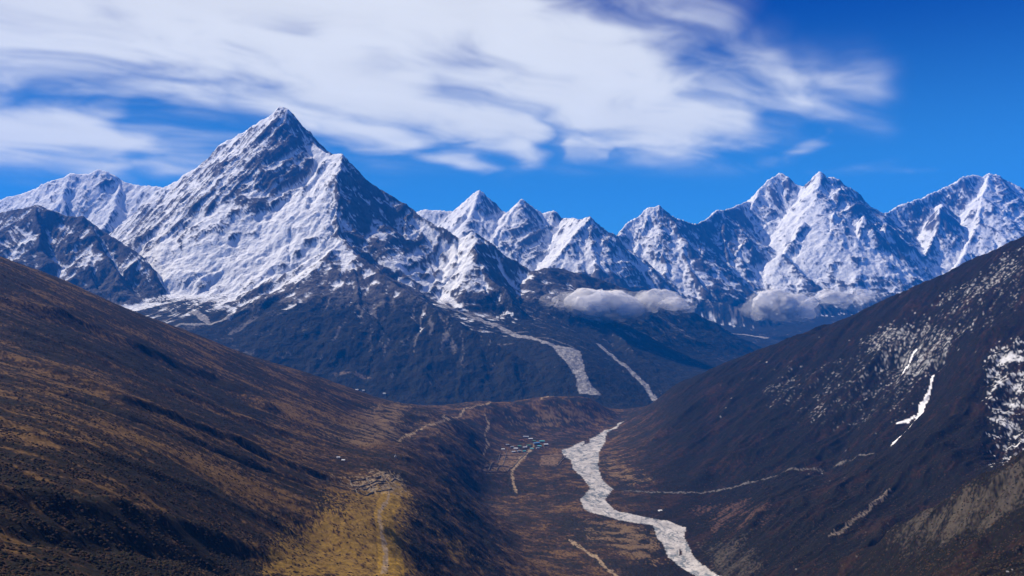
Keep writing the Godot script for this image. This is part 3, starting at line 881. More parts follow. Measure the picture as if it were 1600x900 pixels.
# ---------------------------------------------------------------- meshes
func build_land() -> void:
	make_rows()
	var nb := int(ceil(float(NR) / BLK))
	blocks.resize(nb)
	var t := WorkerThreadPool.add_group_task(do_block, nb, -1, true)
	WorkerThreadPool.wait_for_group_task_completion(t)
	for b in blocks:
		gy.append_array(b[0]); gs.append_array(b[1]); gd.append_array(b[2]); gm.append_array(b[3]); gg.append_array(b[4])
	blocks.clear()
	print("heights ", Time.get_ticks_msec())
	pass2.resize(NR)
	t = WorkerThreadPool.add_group_task(shade_row, NR, -1, true)
	WorkerThreadPool.wait_for_group_task_completion(t)
	print("cover ", Time.get_ticks_msec())
	# what stands well below the skyline in front of it is drawn with large faces
	var hid := PackedByteArray(); hid.resize(NR * COLS)
	var peak := PackedFloat32Array(); peak.resize(COLS); peak.fill(-9.0)
	for r in NR:
		var inv := 1.0 / rows_d[r]
		for c in COLS:
			var e := gy[r * COLS + c] * inv
			if e < peak[c] - 0.012:
				hid[r * COLS + c] = 1
			elif e > peak[c]:
				peak[c] = e
	var lists := {}
	for gidx in groups.size():
		lists[gidx] = PackedInt32Array()
	for gidx in range(101, 107):
		lists[gidx] = PackedInt32Array()
	for r0 in range(0, NR - 1, 4):
		for c0 in range(0, COLS - 1, 4):
			var r1 := mini(r0 + 4, NR - 1)
			var c1 := mini(c0 + 4, COLS - 1)
			var far_off := hid[r0 * COLS + c0] + hid[r0 * COLS + c1] + hid[r1 * COLS + c0] + hid[r1 * COLS + c1] + hid[(r0 + r1) / 2 * COLS + (c0 + c1) / 2]
			if far_off == 5:
				var g: int = pass2[r0][2][c0]
				lists[g].append_array(PackedInt32Array([r0 * COLS + c0, r0 * COLS + c1, r1 * COLS + c0, r1 * COLS + c1]))
				continue
			for r in range(r0, r1):
				var gr: PackedInt32Array = pass2[r][2]
				for c in range(c0, c1):
					var k := r * COLS + c
					lists[gr[c]].append_array(PackedInt32Array([k, k + 1, k + COLS, k + COLS + 1]))
	var tris := 0
	for gidx in lists: tris += lists[gidx].size() / 2
	print("faces ", NR, " rows, ", tris, " triangles ", Time.get_ticks_msec())
	for gidx in lists:
		if lists[gidx].size():
			land_piece(gidx, lists[gidx])
	print("pieces ", Time.get_ticks_msec())

var land_names := {
	"main_peak": ["mountain", "tall pointed snow mountain with a steep shoulder, highest of all"],
	"dark_spur": ["spur", "dark blue scrub spur falling from the tall pointed peak to the valley"],
	"dark_ridge": ["ridge", "long dark bare ridge running behind the long white cloud"],
	"rock_ridge": ["rock_ridge", "dark craggy rock ridge before the snow wall left of the tallest peak"],
	"back_peak": ["snow_wall", "broad fluted snow wall behind the dark craggy ridge"],
	"white_pyramid": ["twin_peaks", "two small white pyramid peaks in the gap beside the tall mountain"],
	"blue_crag": ["crag", "blue shaded crag with a snowy left edge beside the white pyramids"],
	"rock_summit": ["rock_peak", "rounded rocky peak streaked with snow above the long cloud"],
	"double_peak": ["double_peak", "snow mountain with two close white summits"],
	"right_wall": ["mountain_wall", "broad snow topped mountain wall above the dark right hill"],
	"far_wall": ["cliff", "lower snow streaked cliffs behind the two white clouds"],
}
var ground_names := {
	101: ["valley_slope", "hazy blue lower slopes of the main valley"],
	102: ["river", "pale grey gravel river winding through the valley"],
	103: ["gravel_chute", "pale gravel chutes on the blue slopes"],
	104: ["hill", "dark hill with snow patches right of the river"],
	105: ["valley_floor", "brown scrubby valley floor along the river"],
	106: ["hillside", "brown grassy hillside and terrace above the river"],
}
var mat_far: StandardMaterial3D
var mat_near: StandardMaterial3D

func land_piece(gidx: int, q: PackedInt32Array) -> void:
	var map := {}
	var vs := PackedVector3Array()
	var ns := PackedVector3Array()
	var cs := PackedColorArray()
	var ids := PackedInt32Array(); ids.resize(q.size())
	var remap := PackedInt32Array(); remap.resize(NR * COLS); remap.fill(-1)
	for i in q.size():
		var k := q[i]
		var m := remap[k]
		if m < 0:
			m = vs.size()
			remap[k] = m
			var r := k / COLS
			var c := k % COLS
			var d := rows_d[r]
			vs.append(Vector3(col_u(c) * d, gy[k], -d))
			ns.append(pass2[r][0][c])
			cs.append(pass2[r][1][c])
		ids[i] = m
	var idx := PackedInt32Array(); idx.resize(q.size() / 4 * 6)
	var o := 0
	for i in range(0, q.size(), 4):
		# near-left, near-right, far-left, far-right; seen from above the front runs clockwise
		idx[o] = ids[i]; idx[o + 1] = ids[i + 2]; idx[o + 2] = ids[i + 1]
		idx[o + 3] = ids[i + 1]; idx[o + 4] = ids[i + 2]; idx[o + 5] = ids[i + 3]
		o += 6
	var arr := []
	arr.resize(Mesh.ARRAY_MAX)
	arr[Mesh.ARRAY_VERTEX] = vs
	arr[Mesh.ARRAY_NORMAL] = ns
	arr[Mesh.ARRAY_COLOR] = cs
	arr[Mesh.ARRAY_INDEX] = idx
	var me := ArrayMesh.new()
	me.add_surface_from_arrays(Mesh.PRIMITIVE_TRIANGLES, arr)
	var o3 := MeshInstance3D.new()
	o3.mesh = me
	var info: Array = land_names[groups[gidx]] if gidx < 100 else ground_names[gidx]
	o3.name = info[0]
	o3.set_meta("kind", "structure")
	o3.set_meta("label", info[1])
	o3.material_override = null
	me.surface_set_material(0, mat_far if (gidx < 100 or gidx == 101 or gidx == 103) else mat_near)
	add_child(o3, true)

func grain(seed_: int, size: int, freq: float, lo: float, hi: float) -> NoiseTexture2D:
	var n := FastNoiseLite.new()
	n.seed = seed_
	n.noise_type = FastNoiseLite.TYPE_SIMPLEX_SMOOTH
	n.frequency = freq
	n.fractal_octaves = 6
	n.fractal_gain = 0.65
	var t := NoiseTexture2D.new()
	t.width = size; t.height = size
	t.seamless = true
	t.noise = n
	var g := Gradient.new()
	g.set_color(0, Color(lo, lo, lo)); g.set_color(1, Color(hi, hi, hi))
	t.color_ramp = g
	return t

func land_material(tile: float, relief: float, s: int) -> StandardMaterial3D:
	var m := StandardMaterial3D.new()
	m.vertex_color_use_as_albedo = true
	m.roughness = 0.95
	m.metallic_specular = 0.1
	m.uv1_triplanar = true
	m.uv1_world_triplanar = true
	m.uv1_scale = Vector3.ONE / tile
	m.albedo_texture = grain(s, 1024, 0.012, 0.72, 1.0)
	m.heightmap_enabled = true
	m.heightmap_texture = grain(s + 1, 1024, 0.012, 0.0, 1.0)
	m.heightmap_scale = relief * 100.0
	return m

# ---------------------------------------------------------------- sky
const SKYW := 4096
const SKYH := 2048
var sky_rows := []
# cloud banks: from x, y to x, y (photo directions), half width there, strength
var banks := [
	[-700, -60, 300, 40, 150, 1.0], [300, 40, 620, 140, 95, 1.0], [620, 150, 800, 210, 42, 0.9],
	[-800, 60, 350, 95, 75, 0.75], [-800, 200, 160, 205, 62, 0.95], [160, 210, 330, 250, 40, 0.55],
	[250, -60, 760, -30, 150, 1.4], [560, -60, 820, 60, 130, 1.0], [820, 60, 1030, 110, 95, 0.95], [900, 170, 1120, 190, 62, 1.0], [780, 100, 1000, 180, 60, 0.9],
	[1000, 30, 1090, 60, 80, 0.6], [1060, 110, 1200, 130, 75, 0.6], [1130, 130, 1370, 135, 60, 0.42], [1150, 190, 1330, 170, 24, 0.3],
	[500, 215, 740, 248, 20, 0.5], [880, 235, 970, 240, 14, 0.6], [1185, 262, 1225, 245, 14, 0.4], [1225, 245, 1265, 200, 16, 0.5], [1280, 268, 1420, 262, 9, 0.2]]

func sky_row(r: int) -> void:
	var out := PackedByteArray()
	out.resize(SKYW * 3)
	var el := (0.5 - (r + 0.5) / SKYH) * PI
	var se := sin(el)
	var ce := cos(el)
	var te := se / ce
	for c in SKYW:
		# column 0 looks to -z
		var az := (c + 0.5) / SKYW * TAU
		var h := clampf(se, 0.0, 1.0)
		var t := 1.0 - sm(-0.02, 0.36, h)
		var v := Vector3(0.001, 0.035, 0.29).lerp(Vector3(0.075, 0.44, 1.0), t)
		# streaks of high cloud on a flat layer
		var inv := 1.0 / (h + 0.12)
		var lx := sin(az) * ce * inv
		var lz := cos(az) * ce * inv
		var wx := nz_w.get_noise_2d(lx * 1.1 + 60.0, lz * 1.1)
		var wz := nz_w.get_noise_2d(lx * 1.1, lz * 1.1 + 60.0)
		var n1 := nz_c.get_noise_2d(lx * 0.55 + 3.0 + 0.3 * wx, lz * 1.1 - lx * 0.5)
		var n2 := nz_c.get_noise_2d(lx * 1.7 + 13.0 + 0.45 * wx, lz * 2.4 - lx * 1.2 + 0.45 * wz)
		var m := 0.0
		var fwd := cos(az)
		if fwd > 0.25:
			var px := MIDX + tan(az) * FOCAL
			var py := HORIZON - te / fwd * FOCAL
			px += 70.0 * nz_w.get_noise_2d(lx * 1.2, lz * 1.2)
			py += 26.0 * nz_w.get_noise_2d(lx * 1.2 + 40.0, lz * 1.2)
			for b in banks:
				var ex: float = b[2] - b[0]
				var ey: float = b[3] - b[1]
				var qx: float = px - b[0]
				var qy: float = py - b[1]
				var w: float = b[4]
				if qx < -3.0 * w or qx > ex + 3.0 * w:
					continue
				var tt := clampf((qx * ex + qy * ey) / (ex * ex + ey * ey), 0.0, 1.0)
				qx -= ex * tt
				qy -= ey * tt
				m = maxf(m, b[5] * exp(-(qx * qx + qy * qy) / (w * w)))
		var all_round := 0.55 * sm(0.0, 0.5, n1 + 0.12) * sm(0.02, 0.2, h)
		var k := sm(0.75, 0.25, fwd)
		m = lerpf(m, all_round, k)
		var cov := clampf(m * (1.0 + 0.32 * n2 + 0.25 * n1) + (0.4 * n2 + 0.2 * n1) * sm(0.0, 0.5, m) * sm(1.3, 0.6, m), 0.0, 1.0)
		cov = sm(0.02, 1.0, cov)
		v = v.lerp(Vector3(0.95, 0.98, 1.0) * (0.97 + 0.07 * n2), cov * 0.92)
		var q := Color(v.x, v.y, v.z).linear_to_srgb()
		out[c * 3] = clampi(int(q.r * 255.0 + 0.5), 0, 255)
		out[c * 3 + 1] = clampi(int(q.g * 255.0 + 0.5), 0, 255)
		out[c * 3 + 2] = clampi(int(q.b * 255.0 + 0.5), 0, 255)
	sky_rows[r] = out

func sky_pair(i: int) -> void:
	# rows in view at full fineness, the rest in steps of four
	if i < 200:
		sky_row(i * 4)
		for k in 3: sky_rows[i * 4 + 1 + k] = sky_rows[i * 4]
	else:
		sky_row(800 + (i - 200))

func make_sky() -> ImageTexture:
	sky_rows.resize(SKYH / 2)
	var t := WorkerThreadPool.add_group_task(sky_pair, 200 + 224, -1, true)
	WorkerThreadPool.wait_for_group_task_completion(t)
	var all := PackedByteArray()
	for r in sky_rows:
		all.append_array(r)
	var last: PackedByteArray = sky_rows[SKYH / 2 - 1]
	for r in SKYH / 2:
		all.append_array(last)
	sky_rows.clear()
	return ImageTexture.create_from_image(Image.create_from_data(SKYW, SKYH, false, Image.FORMAT_RGB8, all))

# ---------------------------------------------------------------- scene
func _ready() -> void:
	noise_setup()
	var cam := Camera3D.new()
	cam.name = "camera"
	cam.fov = 2.0 * rad_to_deg(atan(450.0 / FOCAL))
	cam.rotation = Vector3(atan((HORIZON - 450.0) / FOCAL), 0, 0)
	cam.near = 1.0
	cam.far = 60000.0
	add_child(cam)
	var env := Environment.new()
	env.background_mode = Environment.BG_SKY
	env.tonemap_mode = Environment.TONE_MAPPER_LINEAR
	env.tonemap_exposure = 1.9
	var sky := Sky.new()
	var pan := PanoramaSkyMaterial.new()
	pan.panorama = make_sky()
	sky.sky_material = pan
	env.sky = sky
	env.background_energy_multiplier = 0.53
	env.sdfgi_enabled = true
	env.ssao_enabled = true
	env.ssil_enabled = true
	env.volumetric_fog_enabled = true
	env.volumetric_fog_density = 0.0
	env.fog_enabled = true
	env.fog_density = 0.000036
	env.fog_light_color = Color(0.04, 0.53, 1.0)
	var we := WorldEnvironment.new()
	we.name = "environment"
	we.environment = env
	add_child(we)
	var sun := DirectionalLight3D.new()
	sun.name = "sun"
	sun.light_energy = 1.6
	sun.light_color = Color(1.0, 0.95, 0.88)
	sun.light_angular_distance = 0.5
	sun.shadow_enabled = true
	var az := deg_to_rad(-60.0)
	var el := deg_to_rad(42.0)
	add_child(sun)
	sun.look_at_from_position(Vector3.ZERO, -Vector3(sin(az) * cos(el), sin(el), -cos(az) * cos(el)), Vector3.UP)
	print("sky ", Time.get_ticks_msec())

	make_base()
	print("base ", Time.get_ticks_msec())
	make_ridges()
	print("ridge pieces ", AX.size(), " at ", Time.get_ticks_msec())
	make_folds()
	make_marks()
	for p in [[985, 650], [955, 668], [950, 692], [985, 740], [1020, 760], [1100, 767], [1200, 757], [1300, 742], [1400, 757], [1500, 792]]:
		var g := ground(p[0], p[1])
		hill_foot.append(Vector2(g.x, g.z))
	hill_foot.append_array([Vector2(600, -1320), Vector2(1200, -1200), Vector2(3600, -1200), Vector2(3600, -4700), Vector2(900, -4700)])
	for p in [[985, 650], [930, 640], [850, 650], [790, 680], [755, 715], [755, 775], [780, 840], [800, 905]]:
		var g := ground(p[0], p[1])
		floor_edge.append(Vector2(g.x, g.z))
	floor_edge.append_array([Vector2(20, -1300), Vector2(1500, -1000), Vector2(1500, -4700), Vector2(900, -4700)])
	mat_far = land_material(800.0, 16.0, 101)
	mat_near = land_material(120.0, 1.2, 103)
	build_land()
	build_things()

# ---------------------------------------------------------------- things on the land
func land_y(x: float, z: float) -> float:
	var d := -z
	var fc := clampf((x / d + 0.76) / 1.52 * (COLS - 1.0), 0.0, COLS - 1.01)
	var r := clampi(rows_d.bsearch(d) - 1, 0, NR - 2)
	var fr := clampf((d - rows_d[r]) / (rows_d[r + 1] - rows_d[r]), 0.0, 1.0)
	var c := int(fc)
	fc -= c
	var k := r * COLS + c
	return lerpf(lerpf(gy[k], gy[k + 1], fc), lerpf(gy[k + COLS], gy[k + COLS + 1], fc), fr)

# where a photo direction meets the finished land
func spot(px: float, py: float, from := 150.0) -> Vector3:
	var u := (px - MIDX) / FOCAL
	var s := (HORIZON - py) / FOCAL
	var d := from
	while d < 15000.0:
		if land_y(u * d, -d) > s * d:
			return Vector3(u * d, land_y(u * d, -d), -d)
		d *= 1.0015
	return Vector3(u * d, s * d, -d)

func paint(c: Vector3, rough := 0.9, grain_tile := 0.0) -> StandardMaterial3D:
	var m := StandardMaterial3D.new()
	m.albedo_color = Color(c.x, c.y, c.z).linear_to_srgb()
	m.roughness = rough
	m.metallic_specular = 0.25
	if grain_tile > 0.0:
		m.uv1_triplanar = true
		m.uv1_world_triplanar = true
		m.uv1_scale = Vector3.ONE / grain_tile
		m.albedo_texture = stone_grain
	return m

var stone_grain: NoiseTexture2D
var used := {}

func numbered(called: String) -> String:
	used[called] = used.get(called, -1) + 1
	return called if used[called] == 0 else "%s_%03d" % [called, used[called]]

func thing(called: String, label: String, category: String, at: Vector3, turn: float, group := "") -> Node3D:
	var o := Node3D.new()
	o.name = numbered(called)
	o.position = at
	o.rotation.y = turn
	o.set_meta("label", label)
	o.set_meta("category", category)
	if group: o.set_meta("group", group)
	add_child(o)
	return o

func quad(st: SurfaceTool, a: Vector3, b: Vector3, c: Vector3, d: Vector3) -> void:
	for v in [a, b, c, a, c, d]:
		st.add_vertex(v)

func box(st: SurfaceTool, lo: Vector3, hi: Vector3) -> void:
	var p := []
	for i in 8:
		p.append(Vector3(hi.x if i & 1 else lo.x, hi.y if i & 2 else lo.y, hi.z if i & 4 else lo.z))
	quad(st, p[4], p[6], p[7], p[5]); quad(st, p[1], p[3], p[2], p[0])
	quad(st, p[5], p[7], p[3], p[1]); quad(st, p[0], p[2], p[6], p[4])
	quad(st, p[6], p[2], p[3], p[7]); quad(st, p[0], p[4], p[5], p[1])

func part(called: String, st: SurfaceTool, m: Material, parent: Node3D) -> MeshInstance3D:
	st.generate_normals()
	var o := MeshInstance3D.new()
	o.name = called
	o.mesh = st.commit()
	o.mesh.surface_set_material(0, m)
	parent.add_child(o, true)
	return o

func begin() -> SurfaceTool:
	var st := SurfaceTool.new()
	st.begin(Mesh.PRIMITIVE_TRIANGLES)
	st.set_smooth_group(-1)
	return st

func house(at: Vector3, turn: float, l: float, w: float, h: float, roof: Material, wall: Material, label: String, group: String) -> void:
	var t := thing("house", label, "house", at, turn, group)
	var st := begin()
	box(st, Vector3(-l / 2, -3.0, -w / 2), Vector3(l / 2, h, w / 2))
	# gables
	var rise := w * 0.26
	for s in [-1.0, 1.0]:
		var x: float = s * l / 2
		var a := Vector3(x, h, -w / 2)
		var b := Vector3(x, h, w / 2)
		var c := Vector3(x, h + rise, 0)
		for v in ([a, c, b] if s > 0 else [a, b, c]):
			st.add_vertex(v)
	part("wall", st, wall, t)
	st = begin()
	var e := 0.7
	var th := 0.35
	for s in [-1.0, 1.0]:
		var lo := h - rise * e / (w / 2)
		var a := Vector3(-l / 2 - e, lo, s * (w / 2 + e))
		var b := Vector3(l / 2 + e, lo, s * (w / 2 + e))
		var c := Vector3(l / 2 + e, h + rise, 0)
		var d := Vector3(-l / 2 - e, h + rise, 0)
		var up := Vector3(0, th, 0)
		if s > 0:
			quad(st, a + up, d + up, c + up, b + up); quad(st, a, b, c, d)
			quad(st, a, a + up, b + up, b)
		else:
			quad(st, b + up, c + up, d + up, a + up); quad(st, d, c, b, a)
			quad(st, b, b + up, a + up, a)
		quad(st, b, b + up, c + up, c); quad(st, d, d + up, a + up, a)
	part("roof", st, roof, t)
	var n := int(l / 3.2)
	for i in n:
		st = begin()
		var x := -l / 2 + (i + 0.5) * l / n
		box(st, Vector3(x - 0.6, 0.9 if i != n / 2 else 0.0, w / 2 - 0.1), Vector3(x + 0.6, 2.1, w / 2 + 0.06))
		part("door" if i == n / 2 else "window", st, dark_mat, t)

var dark_mat: StandardMaterial3D
var wall_mat: StandardMaterial3D

# a dry stone wall that follows the ground along a line
func stone_wall(called: String, line: Array[Vector3], h: float, w: float, label: String, group: String, closed := false) -> void:
	var at := line[0]
	var t := MeshInstance3D.new()
	t.name = numbered(called)
	t.position = at
	var st := begin()
	var top := PackedVector3Array()
	var pts: Array[Vector3] = []
	var n := line.size() if closed else line.size() - 1
	for i in n:
		var a := line[i]
		var b := line[(i + 1) % line.size()]
		var k := maxi(1, int(a.distance_to(b) / 6.0))
		for j in k:
			pts.append(a.lerp(b, float(j) / k))
	pts.append(line[0] if closed else line[line.size() - 1])
	for i in pts.size() - 1:
		var a := pts[i]
		var b := pts[i + 1]
		var side := Vector3(b.z - a.z, 0, a.x - b.x).normalized() * w * 0.5
		var ya := land_y(a.x, a.z)
		var yb := land_y(b.x, b.z)
		var ha := h * (1.0 + 0.25 * nz_1.get_noise_2d(a.x * 0.3, a.z * 0.3))
		var hb := h * (1.0 + 0.25 * nz_1.get_noise_2d(b.x * 0.3, b.z * 0.3))
		var a0 := Vector3(a.x, ya - 1.0, a.z) - at
		var b0 := Vector3(b.x, yb - 1.0, b.z) - at
		var ua := Vector3(0, ha + 1.0, 0)
		var ub := Vector3(0, hb + 1.0, 0)
		var s2 := side * 0.7
		quad(st, a0 + side, a0 + s2 + ua, b0 + s2 + ub, b0 + side)
		quad(st, b0 - side, b0 - s2 + ub, a0 - s2 + ua, a0 - side)
		quad(st, a0 + s2 + ua, a0 - s2 + ua, b0 - s2 + ub, b0 + s2 + ub)
		quad(st, a0 - side, a0 - s2 + ua, a0 + s2 + ua, a0 + side)
		quad(st, b0 + side, b0 + s2 + ub, b0 - s2 + ub, b0 - side)
	st.generate_normals()
	t.mesh = st.commit()
	t.mesh.surface_set_material(0, wall_mat)
	t.set_meta("label", label)
	t.set_meta("category", "stone wall")
	t.set_meta("group", group)
	add_child(t)

var puff_shapes: Array[ArrayMesh] = []
var cloud_mats := {}

func puff_shape(seed_: int) -> ArrayMesh:
	var st := SurfaceTool.new()
	st.begin(Mesh.PRIMITIVE_TRIANGLES)
	st.set_smooth_group(0)
	var n := 18
	var at := func(i: int, k: int) -> Vector3:
		var a := PI * i / (n / 2.0)
		var b := TAU * (k % n) / n
		var v := Vector3(sin(a) * cos(b), cos(a), sin(a) * sin(b))
		var r := 1.0 + 0.42 * nz_w.get_noise_3d(v.x * 1.1 + seed_ * 9.0, v.y * 1.1, v.z * 1.1) + 0.2 * nz_a.get_noise_3d(v.x * 3.0 + seed_ * 9.0, v.y * 3.0, v.z * 3.0)
		return Vector3(v.x * r, (v.y if v.y > 0.0 else v.y * 0.6) * r, v.z * r)
	for i in n / 2:
		for k in n:
			quad(st, at.call(i + 1, k), at.call(i, k), at.call(i, k + 1), at.call(i + 1, k + 1))
	st.generate_normals()
	return st.commit()

func cloud_mat(alpha: float) -> StandardMaterial3D:
	var key := clampi(roundi(alpha * 50.0), 1, 45)
	if not cloud_mats.has(key):
		var m := StandardMaterial3D.new()
		m.albedo_color = Color(1.0, 0.995, 1.0, key / 50.0)
		m.transparency = BaseMaterial3D.TRANSPARENCY_ALPHA
		m.roughness = 1.0
		m.metallic_specular = 0.0
		m.backlight_enabled = true
		m.backlight = Color(1, 1, 1)
		cloud_mats[key] = m
	return cloud_mats[key]

func cloud(label: String, puffs: Array, rng: RandomNumberGenerator) -> void:
	# puffs: pixel x, y, distance, half width and half height in metres, thickness, how many
	var first: Array = puffs[0]
	var t := thing("cloud", label, "cloud", pt(first[0], first[1], first[2]), 0.0)
	for p in puffs:
		var c := pt(p[0], p[1] + 6.0, p[2])
		for i in int(p[6]):
			var a := rng.randf() * TAU
			var q := sqrt(rng.randf())
			var at := c + Vector3(cos(a) * q * p[3], sin(a) * q * p[4] * 0.8, rng.randf_range(-0.2, 0.2) * p[3]) - t.position
			var k := rng.randf_range(0.3, 0.9) * (1.0 - 0.4 * q)
			if i % 3 == 0:
				# thin mist
				var f := FogVolume.new()
				f.name = "mist"
				f.shape = RenderingServer.FOG_VOLUME_SHAPE_ELLIPSOID
				f.size = Vector3(p[3] * 2.0, p[4] * 2.2, p[3] * 1.4) * k
				f.position = at
				f.rotation = Vector3(0, rng.randf() * TAU, rng.randf_range(-0.2, 0.2))
				var m := FogMaterial.new()
				m.density = p[5] * 0.007 * rng.randf_range(0.5, 1.2)
				m.albedo = Color(1.0, 1.0, 1.0)
				f.material = m
				t.add_child(f, true)
			elif i % 6 != 2 or p[5] < 0.09:
				var o := MeshInstance3D.new()
				o.name = "puff"
				o.mesh = puff_shapes[rng.randi() % puff_shapes.size()]
				o.material_override = cloud_mat(p[5] * (rng.randf_range(1.4, 2.4) if q < 0.6 else rng.randf_range(0.25, 0.7)))
				o.position = at
				o.rotation = Vector3(0, rng.randf() * TAU, rng.randf_range(-0.2, 0.2))
				o.scale = Vector3(p[3], p[4], p[3] * 0.5) * k * 1.3
				t.add_child(o, true)

func build_things() -> void:
	var rng := RandomNumberGenerator.new()
	rng.seed = 99
	stone_grain = grain(131, 512, 0.02, 0.55, 1.0)
	dark_mat = paint(Vector3(0.03, 0.03, 0.035), 0.4)
	wall_mat = paint(Vector3(0.20, 0.17, 0.14), 0.95, 6.0)
	var stone := paint(Vector3(0.27, 0.25, 0.23), 0.95, 8.0)
	var white := paint(Vector3(0.62, 0.62, 0.6), 0.85, 8.0)
	var roofs := {
		"blue": paint(Vector3(0.16, 0.38, 0.68), 0.5, 9.0), "teal": paint(Vector3(0.16, 0.50, 0.52), 0.5, 9.0), "green": paint(Vector3(0.10, 0.27, 0.17), 0.5, 9.0),
		"white": paint(Vector3(0.80, 0.82, 0.84), 0.5, 9.0), "grey": paint(Vector3(0.42, 0.44, 0.47), 0.5, 9.0), "rust": paint(Vector3(0.26, 0.11, 0.07), 0.7, 9.0)}
	var village := "houses of the village beside the river"
	# pixel x, y, length, width, height, roof, label
	var list := [
		[838, 694, 26, 10, 5.5, "blue", "long blue roofed lodge, biggest in the village"],
		[847, 691, 20, 9, 5.0, "teal", "teal roofed lodge beside the long blue roofed lodge"],
		[853, 696, 16, 9, 5.0, "white", "white roofed house at the river end of the village"],
		[843, 698, 15, 8, 4.0, "teal", "low teal roofed house before the long blue roofed lodge"],
		[822, 684, 22, 9, 5.0, "grey", "grey roofed lodge on the uphill edge of the village"],
		[829, 687, 16, 8, 4.5, "white", "white roofed house beside the uphill grey roofed lodge"],
		[815, 689, 14, 8, 4.0, "rust", "rust roofed house at the foot of the moraine slope"],
		[826, 697, 14, 8, 4.0, "green", "green roofed stone house in the middle of the village"],
		[831, 702, 13, 7, 4.0, "teal", "small teal roofed house beside the village path"],
		[820, 700, 15, 8, 4.0, "white", "small white roofed stone house among the village fields"],
		[812, 698, 13, 7, 4.0, "green", "small green roofed stone house among the village fields"],
		[806, 702, 15, 8, 4.0, "white", "small white roofed stone house among the village fields"],
		[800, 699, 13, 7, 3.6, "grey", "small grey roofed stone house among the village fields"],
		[802, 707, 13, 7, 3.6, "white", "small white roofed stone house among the village fields"],
		[811, 706, 14, 7, 3.6, "grey", "small grey roofed stone house among the village fields"],
		[819, 706, 12, 7, 3.6, "teal", "small teal roofed house at the top of the tan fields"],
		[793, 696, 12, 7, 3.6, "grey", "small grey roofed stone house among the village fields"],
		[835, 690, 12, 7, 3.8, "green", "small green roofed house behind the long blue roofed lodge"],
		[840, 701, 12, 7, 3.6, "grey", "small grey roofed stone house among the village fields"],
		[786, 703, 12, 7, 3.6, "white", "small white roofed stone house among the village fields"]]
	for h in list:
		var g := spot(h[0], h[1], 1500.0)
		house(g, rng.randf_range(-0.5, 0.5), h[2], h[3], h[4], roofs[h[5]], stone if rng.randf() < 0.7 else white, h[6], village)
	for h in [[558, 610, 16, "larger of two neighbouring white houses far below behind the terrace"], [568, 612, 13, "smaller of two neighbouring white houses far below behind the terrace"], [601, 616, 18, "white house standing alone far below behind the terrace"]]:
		var g := spot(h[0], h[1], 3700.0)
		house(g, rng.randf_range(-0.3, 0.3), h[2], 9.0, 5.0, roofs.white, white, h[3], "white houses in the far valley")
	for h in [[529, 716, "left"], [537, 720, "right"]]:
		var g := spot(h[0], h[1], 1200.0)
		house(g, 0.3 if h[2] == "left" else -0.2, 5.5, 4.0, 2.0, roofs.white, white, "tiny white hut on the brown slope above the stone pens", "huts above the stone pens")
	# stone pens on the terrace
	var pens := [[[548, 752], [572, 748], [578, 757], [552, 761]], [[574, 747], [596, 744], [602, 752], [580, 756]], [[582, 759], [606, 755], [612, 764], [588, 768]], [[600, 741], [616, 744], [624, 752], [606, 752]], [[556, 765], [578, 761], [584, 769], [562, 772]]]
	for pen in pens:
		var line: Array[Vector3] = []
		for p in pen:
			line.append(spot(p[0], p[1], 900.0))
		stone_wall("stone_pen", line, 1.5, 1.1, "four sided dry stone pen on the pale ground of the terrace", "stone pens on the terrace", true)
	# field walls below the village
	var across := "low dry stone wall running across the terraced tan fields below the village"
	var between := "low dry stone wall crossing the cross walls of the tan fields"
	var small := "low dry stone wall around the small field between village and river"
	var walls := [[[754, 736], [792, 737], across], [[757, 730], [800, 730], across], [[762, 724], [806, 724], across], [[768, 718], [812, 718], across], [[776, 712], [818, 711], across], [[784, 706], [822, 706], across],
		[[792, 737], [806, 724], between], [[776, 736], [792, 706], between], [[764, 735], [782, 708], between], [[806, 724], [824, 706], between], [[845, 728], [872, 727], small], [[850, 714], [884, 712], small], [[872, 727], [884, 712], small]]
	for w in walls:
		var line: Array[Vector3] = []
		for p in [w[0], w[1]]:
			line.append(spot(p[0], p[1], 1500.0))
		stone_wall("stone_dyke", line, 1.6, 1.8, w[2], "field walls below the village")
	chorten(spot(618, 714, 1200.0), white)
	# low clouds
	var crng := RandomNumberGenerator.new()
	crng.seed = 5
	for i in 4: puff_shapes.append(puff_shape(i))
	cloud("long flat white cloud hanging before the dark bare ridge", [
		[880, 466, 6750, 140, 75, 0.10, 22], [915, 473, 6750, 190, 105, 0.16, 34], [950, 475, 6750, 200, 115, 0.18, 36], [985, 471, 6750, 190, 110, 0.18, 36], [1020, 467, 6750, 170, 90, 0.15, 28], [1050, 471, 6800, 130, 62, 0.10, 18], [935, 490, 6750, 160, 50, 0.14, 18], [1070, 480, 6800, 80, 40, 0.07, 10]], crng)
	cloud("puffy white cloud under the double peak, beside the dark right hill", [
		[1182, 477, 9300, 170, 120, 0.15, 28], [1215, 474, 9300, 230, 160, 0.18, 38], [1250, 477, 9300, 190, 130, 0.15, 28], [1210, 458, 9300, 210, 70, 0.10, 20]], crng)
	cloud("thin ragged cloud joining the puffy cloud to the dark right hill", [
		[1290, 460, 9400, 200, 100, 0.10, 24], [1325, 463, 9400, 210, 120, 0.11, 26], [1355, 461, 9400, 140, 85, 0.08, 16]], crng)
	cloud("faint wisp of cloud at the foot of the tall pointed mountain", [[505, 468, 6250, 90, 34, 0.04, 14], [535, 472, 6250, 110, 30, 0.04, 12]], crng)
	cloud("small wisp of cloud over the top of the gravel chute", [[697, 464, 6500, 60, 30, 0.08, 14]], crng)
	scatter()

